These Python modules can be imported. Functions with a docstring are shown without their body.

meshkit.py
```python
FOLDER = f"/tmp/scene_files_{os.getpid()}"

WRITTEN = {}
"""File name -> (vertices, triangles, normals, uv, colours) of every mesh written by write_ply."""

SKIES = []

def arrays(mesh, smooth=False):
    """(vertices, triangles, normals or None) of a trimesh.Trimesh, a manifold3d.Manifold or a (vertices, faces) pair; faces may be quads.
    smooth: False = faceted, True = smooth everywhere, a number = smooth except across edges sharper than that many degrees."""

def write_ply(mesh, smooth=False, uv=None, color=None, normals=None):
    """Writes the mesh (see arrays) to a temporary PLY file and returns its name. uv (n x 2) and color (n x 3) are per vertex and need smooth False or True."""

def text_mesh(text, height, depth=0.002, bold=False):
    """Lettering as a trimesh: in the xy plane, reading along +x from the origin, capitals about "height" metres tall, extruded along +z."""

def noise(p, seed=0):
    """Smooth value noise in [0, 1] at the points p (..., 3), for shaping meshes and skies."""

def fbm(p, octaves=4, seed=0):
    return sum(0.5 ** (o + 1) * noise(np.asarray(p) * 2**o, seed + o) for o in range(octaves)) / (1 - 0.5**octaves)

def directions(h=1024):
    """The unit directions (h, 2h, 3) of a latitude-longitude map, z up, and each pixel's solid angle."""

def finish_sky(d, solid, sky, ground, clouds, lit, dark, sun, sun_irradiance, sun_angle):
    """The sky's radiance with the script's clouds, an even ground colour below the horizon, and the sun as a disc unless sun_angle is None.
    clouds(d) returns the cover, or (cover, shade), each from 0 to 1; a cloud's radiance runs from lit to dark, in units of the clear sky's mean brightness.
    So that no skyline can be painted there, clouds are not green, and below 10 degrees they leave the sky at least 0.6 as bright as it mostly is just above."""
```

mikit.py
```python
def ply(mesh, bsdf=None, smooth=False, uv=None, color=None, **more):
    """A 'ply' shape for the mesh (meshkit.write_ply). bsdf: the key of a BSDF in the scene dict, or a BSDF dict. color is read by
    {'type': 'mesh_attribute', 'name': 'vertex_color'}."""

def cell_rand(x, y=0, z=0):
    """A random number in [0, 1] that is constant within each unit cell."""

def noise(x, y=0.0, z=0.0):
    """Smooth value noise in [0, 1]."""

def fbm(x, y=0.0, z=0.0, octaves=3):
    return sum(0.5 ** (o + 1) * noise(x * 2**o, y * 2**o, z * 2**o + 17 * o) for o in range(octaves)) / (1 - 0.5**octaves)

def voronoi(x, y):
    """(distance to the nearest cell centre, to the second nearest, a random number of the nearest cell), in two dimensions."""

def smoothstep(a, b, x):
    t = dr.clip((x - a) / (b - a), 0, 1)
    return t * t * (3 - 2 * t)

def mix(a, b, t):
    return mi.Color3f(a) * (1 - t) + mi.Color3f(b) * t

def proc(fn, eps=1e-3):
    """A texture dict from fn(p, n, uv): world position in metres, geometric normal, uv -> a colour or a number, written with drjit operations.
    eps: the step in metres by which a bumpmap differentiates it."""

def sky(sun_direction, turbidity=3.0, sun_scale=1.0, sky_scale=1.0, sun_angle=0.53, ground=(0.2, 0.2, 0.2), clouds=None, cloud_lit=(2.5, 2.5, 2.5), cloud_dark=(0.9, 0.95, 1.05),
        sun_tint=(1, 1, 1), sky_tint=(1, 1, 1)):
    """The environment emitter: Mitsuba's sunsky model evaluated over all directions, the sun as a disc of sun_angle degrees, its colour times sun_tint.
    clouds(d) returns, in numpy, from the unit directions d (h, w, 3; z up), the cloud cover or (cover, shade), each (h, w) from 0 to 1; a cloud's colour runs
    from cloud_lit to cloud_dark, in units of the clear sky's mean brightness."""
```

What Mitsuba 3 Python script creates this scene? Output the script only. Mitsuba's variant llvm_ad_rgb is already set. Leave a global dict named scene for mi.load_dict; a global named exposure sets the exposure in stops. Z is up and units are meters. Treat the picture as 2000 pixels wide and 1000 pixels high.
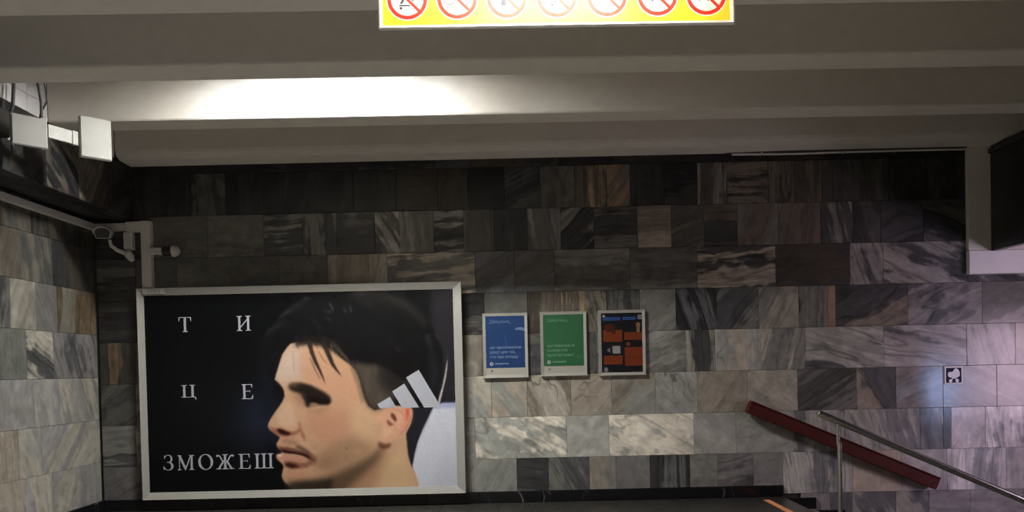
"""Underground station vestibule: marble wall, beamed ceiling, billboard, posters, hanging light box, stairs."""
import math
import random
import numpy as np
import trimesh
import shapely
from shapely import affinity
from shapely.geometry import Polygon, LineString, Point, box as rect
from scipy.ndimage import gaussian_filter
import drjit as dr
import mitsuba as mi
import mikit
import meshkit
from mikit import proc, noise, fbm, smoothstep, mix

T = mi.ScalarTransform4f
scene, labels = {'type': 'scene'}, {}

# ------------------------------------------------------------------ camera, lights, exposure
PITCH, ROLL = math.radians(-1.108), 0.0225
fwd = np.array([0, math.cos(PITCH), math.sin(PITCH)])
lev_up = np.array([0, -math.sin(PITCH), math.cos(PITCH)])
right = np.array([1.0, 0, 0])
cam_up = right * math.sin(ROLL) + lev_up * math.cos(ROLL)
EYE = np.array([0, 0, 1.6])
scene['camera'] = {'type': 'perspective', 'fov': math.degrees(2 * math.atan(1000 / 1500)), 'fov_axis': 'x',
                   'principal_point_offset_x': 0.0, 'principal_point_offset_y': -0.25,
                   'near_clip': 0.05, 'far_clip': 100.0,
                   'to_world': T().look_at(origin=EYE.tolist(), target=(EYE + fwd).tolist(), up=cam_up.tolist())}
exposure = 0.0
LAMP_RADIANCE = [775.0, 770.0, 705.0]        # the strip lamp between the beams above the wall
FILL_RADIANCE = [900.0, 882.0, 795.0]        # unseen strip lamps over the near part of the hall, added for fill
SIGN_RADIANCE = [17.0, 17.0, 16.2]           # the long lamp bar inside the hanging light box
SIGN_CENTRE_RADIANCE = [44.0, 44.0, 42.0]    # the short bright bar in its middle
SCREEN_PINK, SCREEN_BLUE = [10.0, 7.3, 9.3], [15.0, 22.0, 40.0]   # advertising screens in the stair hall
LAMP_AT = [(-1.72, 7.015), (-.35, 3.45), (-1.72, -0.45)]

# ------------------------------------------------------------------ helpers
random.seed(7)
COUNT = {}


def key_for(name):
    n = COUNT.get(name, 0)
    COUNT[name] = n + 1
    return name if n == 0 else f'{name}_{n:03d}'


def add(name, mesh, bsdf, parent=None, smooth=False, label=None, cat=None, group=None, kind=None, uv=None, color=None, **more):
    k = key_for(f'{parent}__{name}' if parent else name)
    scene[k] = mikit.ply(mesh, bsdf, smooth=smooth, uv=uv, color=color, **more)
    tag(k, label, cat, group, kind)
    return k


def tag(k, label=None, cat=None, group=None, kind=None):
    d = {a: b for a, b in (('label', label), ('category', cat), ('group', group), ('kind', kind)) if b}
    if d:
        labels[k] = d


def thing(name, label, cat, group=None, kind=None):
    k = key_for(name)
    tag(k, label, cat, group, kind)
    return k


def bx(x0, x1, y0, y1, z0, z1, b=0.0):
    """A box; b chamfers its edges."""
    if b <= 0:
        m = trimesh.creation.box((x1 - x0, y1 - y0, z1 - z0))
        m.apply_translation(((x0 + x1) / 2, (y0 + y1) / 2, (z0 + z1) / 2))
        return m
    p = []
    for x, sx in ((x0, 1), (x1, -1)):
        for y, sy in ((y0, 1), (y1, -1)):
            for z, sz in ((z0, 1), (z1, -1)):
                p += [(x, y + sy * b, z + sz * b), (x + sx * b, y, z + sz * b), (x + sx * b, y + sy * b, z)]
    return trimesh.convex.convex_hull(np.array(p))


def cat(*ms):
    return trimesh.util.concatenate(list(ms))


def tube(pts, r, n=12, caps=True):
    pts = np.asarray(pts, float)
    rs = np.broadcast_to(r, len(pts))
    d = np.gradient(pts, axis=0)
    d /= np.linalg.norm(d, axis=1, keepdims=True)
    ref = np.array([0, 0, 1.0]) if abs(d[0][2]) < 0.9 else np.array([0, 1.0, 0])
    a = np.cross(d, ref)
    a /= np.linalg.norm(a, axis=1, keepdims=True)
    c = np.cross(d, a)
    t = np.arange(n) * 2 * np.pi / n
    v = (pts[:, None] + rs[:, None, None] * (np.cos(t)[None, :, None] * a[:, None] + np.sin(t)[None, :, None] * c[:, None])).reshape(-1, 3)
    f = []
    for i in range(len(pts) - 1):
        for j in range(n):
            k = (j + 1) % n
            f += [[i * n + j, i * n + k, (i + 1) * n + k], [i * n + j, (i + 1) * n + k, (i + 1) * n + j]]
    if caps:
        v = np.vstack([v, pts[0], pts[-1]])
        for j in range(n):
            k = (j + 1) % n
            f += [[len(v) - 2, k, j], [len(v) - 1, (len(pts) - 1) * n + j, (len(pts) - 1) * n + k]]
    m = trimesh.Trimesh(v, f, process=False)
    m.fix_normals()
    return m


def lathe(prof, at, axis, n=24):
    """prof: (radius, distance along axis)."""
    m = trimesh.creation.revolve(np.array(prof, float), sections=n)
    m.fix_normals()
    m.apply_transform(trimesh.geometry.align_vectors([0, 0, 1], np.asarray(axis, float)))
    m.apply_translation(at)
    return m


def parts_of(g):
    return [q for q in getattr(g, 'geoms', [g]) if q.geom_type == 'Polygon' and q.area > 1e-8]


def flat(g, depth):
    """A shapely shape in (x, z) as a thin solid; local y = 0 is its back, it faces -y."""
    ms = [trimesh.creation.extrude_polygon(q, depth, engine='earcut') for q in parts_of(g)]
    m = cat(*ms)
    m.vertices = np.stack([m.vertices[:, 0], -m.vertices[:, 2], m.vertices[:, 1]], 1)
    m.fix_normals()
    return m


def sheet(g):
    """A shapely shape in (x, z) as one sheet that faces -y."""
    vs, fs, at = [], [], 0
    for q in parts_of(g):
        v, f = trimesh.creation.triangulate_polygon(q, engine='earcut')
        vs.append(np.stack([v[:, 0], v[:, 0] * 0, v[:, 1]], 1))
        fs.append(np.asarray(f) + at)
        at += len(v)
    v, f = np.vstack(vs), np.vstack(fs)
    n = np.cross(v[f[:, 1]] - v[f[:, 0]], v[f[:, 2]] - v[f[:, 0]])
    f[n[:, 1] > 0] = f[n[:, 1] > 0][:, ::-1]
    return trimesh.Trimesh(v, f, process=False)


def moved(m, x=0, y=0, z=0):
    m = m.copy()
    m.apply_translation((x, y, z))
    return m


def words(text, height, x, y, z, bold=False, depth=0.0015):
    """Sans lettering on a surface that faces -y; (x, z) is the left end of the baseline."""
    m = meshkit.text_mesh(text, height, depth, bold)
    m.vertices = np.stack([m.vertices[:, 0], -m.vertices[:, 2], m.vertices[:, 1]], 1)
    m.fix_normals()
    return moved(m, x, y, z)


def rgb(r, g, b):
    """sRGB 0..255 to linear."""
    c = np.array([r, g, b], float) / 255
    return np.where(c < 0.04045, c / 12.92, ((c + 0.055) / 1.055) ** 2.4).tolist()


def col(c):
    return {'type': 'rgb', 'value': [float(x) for x in c]}


def plastic(c, rough=0.5, spec=0.5, **more):
    return {'type': 'twosided', 'bsdf': {'type': 'principled', 'base_color': col(c) if isinstance(c, (list, tuple)) else c, 'roughness': rough, 'specular': spec, **more}}


# ------------------------------------------------------------------ tile tables (metres on the wall; two tones, streak angle, streaks per tile, share, veins; a few tones darkened as shade)
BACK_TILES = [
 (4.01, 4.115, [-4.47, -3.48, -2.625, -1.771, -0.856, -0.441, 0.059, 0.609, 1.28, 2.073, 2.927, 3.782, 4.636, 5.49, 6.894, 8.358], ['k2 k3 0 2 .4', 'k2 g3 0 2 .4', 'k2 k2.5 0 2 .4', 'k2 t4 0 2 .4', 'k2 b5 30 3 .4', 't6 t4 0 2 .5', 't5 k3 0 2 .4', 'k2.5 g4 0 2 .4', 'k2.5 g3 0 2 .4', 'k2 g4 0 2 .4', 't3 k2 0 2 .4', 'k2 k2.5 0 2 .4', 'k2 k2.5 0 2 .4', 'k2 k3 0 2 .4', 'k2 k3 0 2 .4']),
 (3.5125, 4.01, [-4.47, -3.776, -3.367, -2.677, -1.84, -1.333, -0.833, -0.472, -0.039, 0.388, 0.798, 1.182, 1.457, 1.866, 2.263, 2.617, 3.106, 3.411, 3.747, 4.205, 4.54, 4.998, 5.462, 6.403, 7.38, 8.357], ['k1.5 k2.5 90 3 .3', 'g8 k3 97 2 .55', 'k0.84 k1.89 90 3 .4', 'k0.504 b1.26 75 2 .4', 'g1.26 k0.504 100 4 .5', 't1.76 t3.78 8 3 .4', 't2.52 t1.26 78 3 .4', 'k0.378 k0.756 20 4 .25', 'k2.91 k5.46 25 4 .25', 'g9.1 k4.55 95 1.5 .35', 't9.1 o23.7 90 4 .45', 't12.7 o18.2 55 3 .4 .5', 'k2.91 k3.64 90 2 .3', 'k1.82 k3.64 0 2 .3', 't7.28 g18.2 90 4 .3', 'k3.64 t12.7 0 3 .5', 't5.46 t10.9 90 4 .45', 't9.52 t5.46 90 4 .4', 'g5.46 g8.18 92 4 .4', 'g4.09 g6.82 90 4 .4', 'k2.46 k4.09 90 3 .3', 'k2.05 k3.28 90 3 .3', 'k2.73 k4.09 90 3 .4', 'g5.46 k2.73 90 3 .4', 'g5.46 k2.73 90 3 .4']),  # some left tiles toned down against the lamplight spilling on them
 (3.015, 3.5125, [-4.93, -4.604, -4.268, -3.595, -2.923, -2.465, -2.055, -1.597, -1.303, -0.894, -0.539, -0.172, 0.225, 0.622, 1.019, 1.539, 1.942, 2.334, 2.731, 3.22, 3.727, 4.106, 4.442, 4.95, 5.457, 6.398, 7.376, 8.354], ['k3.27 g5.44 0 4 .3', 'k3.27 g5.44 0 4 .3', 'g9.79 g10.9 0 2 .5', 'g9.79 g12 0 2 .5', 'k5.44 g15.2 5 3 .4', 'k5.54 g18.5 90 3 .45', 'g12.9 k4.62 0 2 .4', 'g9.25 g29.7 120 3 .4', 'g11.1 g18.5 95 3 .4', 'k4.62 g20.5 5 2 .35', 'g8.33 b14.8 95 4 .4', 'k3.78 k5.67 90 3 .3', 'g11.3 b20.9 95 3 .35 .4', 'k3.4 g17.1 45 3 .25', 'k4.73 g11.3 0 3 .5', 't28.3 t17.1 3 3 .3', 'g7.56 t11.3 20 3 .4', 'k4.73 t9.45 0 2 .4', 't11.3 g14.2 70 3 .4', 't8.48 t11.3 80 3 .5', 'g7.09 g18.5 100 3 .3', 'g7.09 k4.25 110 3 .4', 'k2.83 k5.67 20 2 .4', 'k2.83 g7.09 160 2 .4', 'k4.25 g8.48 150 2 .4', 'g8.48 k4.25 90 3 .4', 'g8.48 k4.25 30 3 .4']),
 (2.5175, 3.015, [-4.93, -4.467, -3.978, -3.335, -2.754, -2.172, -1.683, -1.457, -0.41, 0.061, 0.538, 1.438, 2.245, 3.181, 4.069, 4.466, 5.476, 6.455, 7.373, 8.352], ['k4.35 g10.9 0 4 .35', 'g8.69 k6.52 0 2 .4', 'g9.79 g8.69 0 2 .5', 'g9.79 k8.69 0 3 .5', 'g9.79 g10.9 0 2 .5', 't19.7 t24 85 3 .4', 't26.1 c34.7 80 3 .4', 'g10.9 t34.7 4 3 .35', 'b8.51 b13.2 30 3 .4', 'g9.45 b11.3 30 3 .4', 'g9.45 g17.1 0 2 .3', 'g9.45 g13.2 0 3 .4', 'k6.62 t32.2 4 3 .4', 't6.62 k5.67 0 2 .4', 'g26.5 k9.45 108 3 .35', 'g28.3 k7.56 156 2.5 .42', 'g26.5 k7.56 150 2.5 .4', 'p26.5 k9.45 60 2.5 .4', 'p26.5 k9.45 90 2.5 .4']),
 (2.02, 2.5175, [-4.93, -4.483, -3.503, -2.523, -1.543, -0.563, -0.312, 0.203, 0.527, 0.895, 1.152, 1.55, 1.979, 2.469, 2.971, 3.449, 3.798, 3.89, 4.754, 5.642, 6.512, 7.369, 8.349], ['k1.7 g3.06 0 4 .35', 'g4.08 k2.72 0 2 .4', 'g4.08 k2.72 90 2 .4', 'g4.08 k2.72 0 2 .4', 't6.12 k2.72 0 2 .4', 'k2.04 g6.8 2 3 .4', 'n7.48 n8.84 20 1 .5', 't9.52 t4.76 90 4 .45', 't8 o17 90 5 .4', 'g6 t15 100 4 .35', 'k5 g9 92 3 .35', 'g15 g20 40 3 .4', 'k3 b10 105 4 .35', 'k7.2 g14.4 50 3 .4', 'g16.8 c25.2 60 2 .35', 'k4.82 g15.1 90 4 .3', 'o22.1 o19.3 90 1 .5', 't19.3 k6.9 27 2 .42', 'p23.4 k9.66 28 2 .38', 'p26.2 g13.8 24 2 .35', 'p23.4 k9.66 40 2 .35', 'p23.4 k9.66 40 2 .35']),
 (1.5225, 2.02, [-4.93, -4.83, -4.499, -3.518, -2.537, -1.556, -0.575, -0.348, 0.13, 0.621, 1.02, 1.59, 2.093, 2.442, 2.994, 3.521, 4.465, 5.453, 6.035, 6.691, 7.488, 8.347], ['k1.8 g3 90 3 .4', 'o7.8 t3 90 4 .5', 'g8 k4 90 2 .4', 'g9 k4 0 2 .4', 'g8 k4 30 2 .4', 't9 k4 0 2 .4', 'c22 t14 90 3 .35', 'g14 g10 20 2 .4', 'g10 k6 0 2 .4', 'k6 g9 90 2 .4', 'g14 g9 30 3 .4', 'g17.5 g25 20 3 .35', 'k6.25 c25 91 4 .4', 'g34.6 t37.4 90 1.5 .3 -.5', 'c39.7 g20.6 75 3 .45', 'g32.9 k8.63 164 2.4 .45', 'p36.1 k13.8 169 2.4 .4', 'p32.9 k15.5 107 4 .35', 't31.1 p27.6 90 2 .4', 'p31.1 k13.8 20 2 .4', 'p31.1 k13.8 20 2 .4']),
 (1.025, 1.5225, [-4.93, -4.515, -3.533, -2.551, -1.569, -0.586, -0.249, 0.181, 0.703, 1.194, 1.715, 2.219, 2.82, 3.422, 4.128, 4.6, 5.165, 5.809, 6.503, 7.362, 8.344], ['g6.72 k3.73 35 4 .45', 'g14.9 k7.45 35 4 .4', 'g14.9 k7.45 35 4 .4', 'g17.4 k9.94 35 4 .4', 'g17.4 k9.94 35 4 .4', 'c34.7 n28.5 125 2 .4', 't33.6 n27.4 125 3 .4', 'c36 t21.2 112 3 .35 -.6', 't31 g26.1 48 2 .5 -.3', 'n28.5 t22.3 45 2 .4', 'n29.8 n33.6 130 2 .3 -.5', 'c33.6 t26.1 60 2 .4', 'c33.6 t27.4 140 2 .4 -.4', 'g16.1 g7.45 30 4 .5', 't24.8 k9.94 122 1.3 .5', 'b29.8 p22.3 22 3 .4', 'p36 p26.1 152 3 .4 -.3', 'p37.3 p29.8 150 2 .4', 'p32.3 p24.8 30 2 .4', 'p32.3 p24.8 30 2 .4']),  # leftmost tile here and in both rows below darkened as corner shade
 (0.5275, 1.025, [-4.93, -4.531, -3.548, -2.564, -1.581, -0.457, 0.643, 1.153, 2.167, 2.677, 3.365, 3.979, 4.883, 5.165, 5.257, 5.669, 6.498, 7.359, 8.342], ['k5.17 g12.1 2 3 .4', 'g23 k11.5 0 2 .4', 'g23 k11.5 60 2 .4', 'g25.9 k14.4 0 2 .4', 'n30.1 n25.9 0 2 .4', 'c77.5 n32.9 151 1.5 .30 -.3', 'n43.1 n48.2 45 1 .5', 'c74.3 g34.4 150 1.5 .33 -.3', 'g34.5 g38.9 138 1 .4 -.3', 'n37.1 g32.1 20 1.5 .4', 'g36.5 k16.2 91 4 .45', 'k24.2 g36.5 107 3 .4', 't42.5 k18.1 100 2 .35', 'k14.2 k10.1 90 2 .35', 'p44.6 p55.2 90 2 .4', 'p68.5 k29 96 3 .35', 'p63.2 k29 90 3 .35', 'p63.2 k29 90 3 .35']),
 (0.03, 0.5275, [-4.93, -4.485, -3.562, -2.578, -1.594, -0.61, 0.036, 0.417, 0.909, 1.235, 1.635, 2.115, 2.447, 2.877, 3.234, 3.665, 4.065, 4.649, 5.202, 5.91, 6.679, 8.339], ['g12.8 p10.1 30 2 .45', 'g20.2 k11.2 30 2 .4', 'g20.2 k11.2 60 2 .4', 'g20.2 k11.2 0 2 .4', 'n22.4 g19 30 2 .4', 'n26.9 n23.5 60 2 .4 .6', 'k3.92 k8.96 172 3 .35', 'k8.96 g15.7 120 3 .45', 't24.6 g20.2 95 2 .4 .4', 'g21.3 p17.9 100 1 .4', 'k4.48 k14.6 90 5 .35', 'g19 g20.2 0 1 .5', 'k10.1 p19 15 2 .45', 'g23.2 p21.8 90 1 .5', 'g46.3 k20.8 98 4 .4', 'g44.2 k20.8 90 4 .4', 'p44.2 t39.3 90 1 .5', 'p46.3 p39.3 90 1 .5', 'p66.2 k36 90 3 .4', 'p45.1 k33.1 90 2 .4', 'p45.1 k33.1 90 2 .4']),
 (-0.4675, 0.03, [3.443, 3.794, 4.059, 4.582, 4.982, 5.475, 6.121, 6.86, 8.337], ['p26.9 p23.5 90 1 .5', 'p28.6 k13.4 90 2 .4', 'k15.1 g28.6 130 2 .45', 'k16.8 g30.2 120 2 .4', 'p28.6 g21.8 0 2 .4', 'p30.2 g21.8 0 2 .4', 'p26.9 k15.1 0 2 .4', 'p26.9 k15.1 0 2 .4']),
]
LEFT_TILES = [
 (0.1, 0.6, [6.4, 7.355, 7.728, 8.194, 8.659, 9.18], ['c24 t20 90 2 .4', 'c27 t23 100 2 .4 .3', 'p24 c28 100 2 .4 .5', 'c26 p21 60 2 .4 .5', 'g23 p20 90 3 .4']),
 (0.6, 1.104, [6.4, 7.382, 7.674, 8.043, 9.18], ['c24 t20 90 2 .4', 't20 c27 92 3 .45', 'g23 c25 120 2 .4', 'p21 c26 45 3 .4']),
 (1.104, 1.607, [6.4, 7.409, 7.95, 8.401, 9.18], ['p22 g20 90 2 .4', 'p21 g17 90 3 .45', 'p22 g24 100 2 .4 -.4', 'g20 c26 110 2 .4']),
 (1.607, 2.115, [6.4, 7.436, 7.844, 8.308, 9.18], ['n10.5 n9 90 2 .4', 'n11.2 n9.75 90 2 .4', 'c25.5 k5.25 152 3 .45', 'p17.2 k7.5 112 2.4 .35']),
 (2.115, 2.62, [6.4, 7.463, 7.615, 8.024, 8.403, 9.18], ['c17.4 t13.9 90 2 .4', 'k4.64 g8.7 75 3 .5', 'c18.6 t12.8 60 1.5 .35', 'p13.3 g11.6 120 2 .4', 'c13.9 o7.54 80 2 .5']),
 (2.62, 3.12, [6.4, 7.489, 7.801, 8.338, 9.18], ['c12 t8 100 3 .4', 'c12.5 t7.5 70 3 .45', 'c11 g7 105 4 .45', 'k3.5 t4.5 90 3 .4']),
 (3.12, 3.5, [6.4, 7.513, 7.99, 9.18], ['c10 t7 90 3 .4', 't8 g6 95 3 .4', 'k3 t4.5 90 3 .4']),
]
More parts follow.
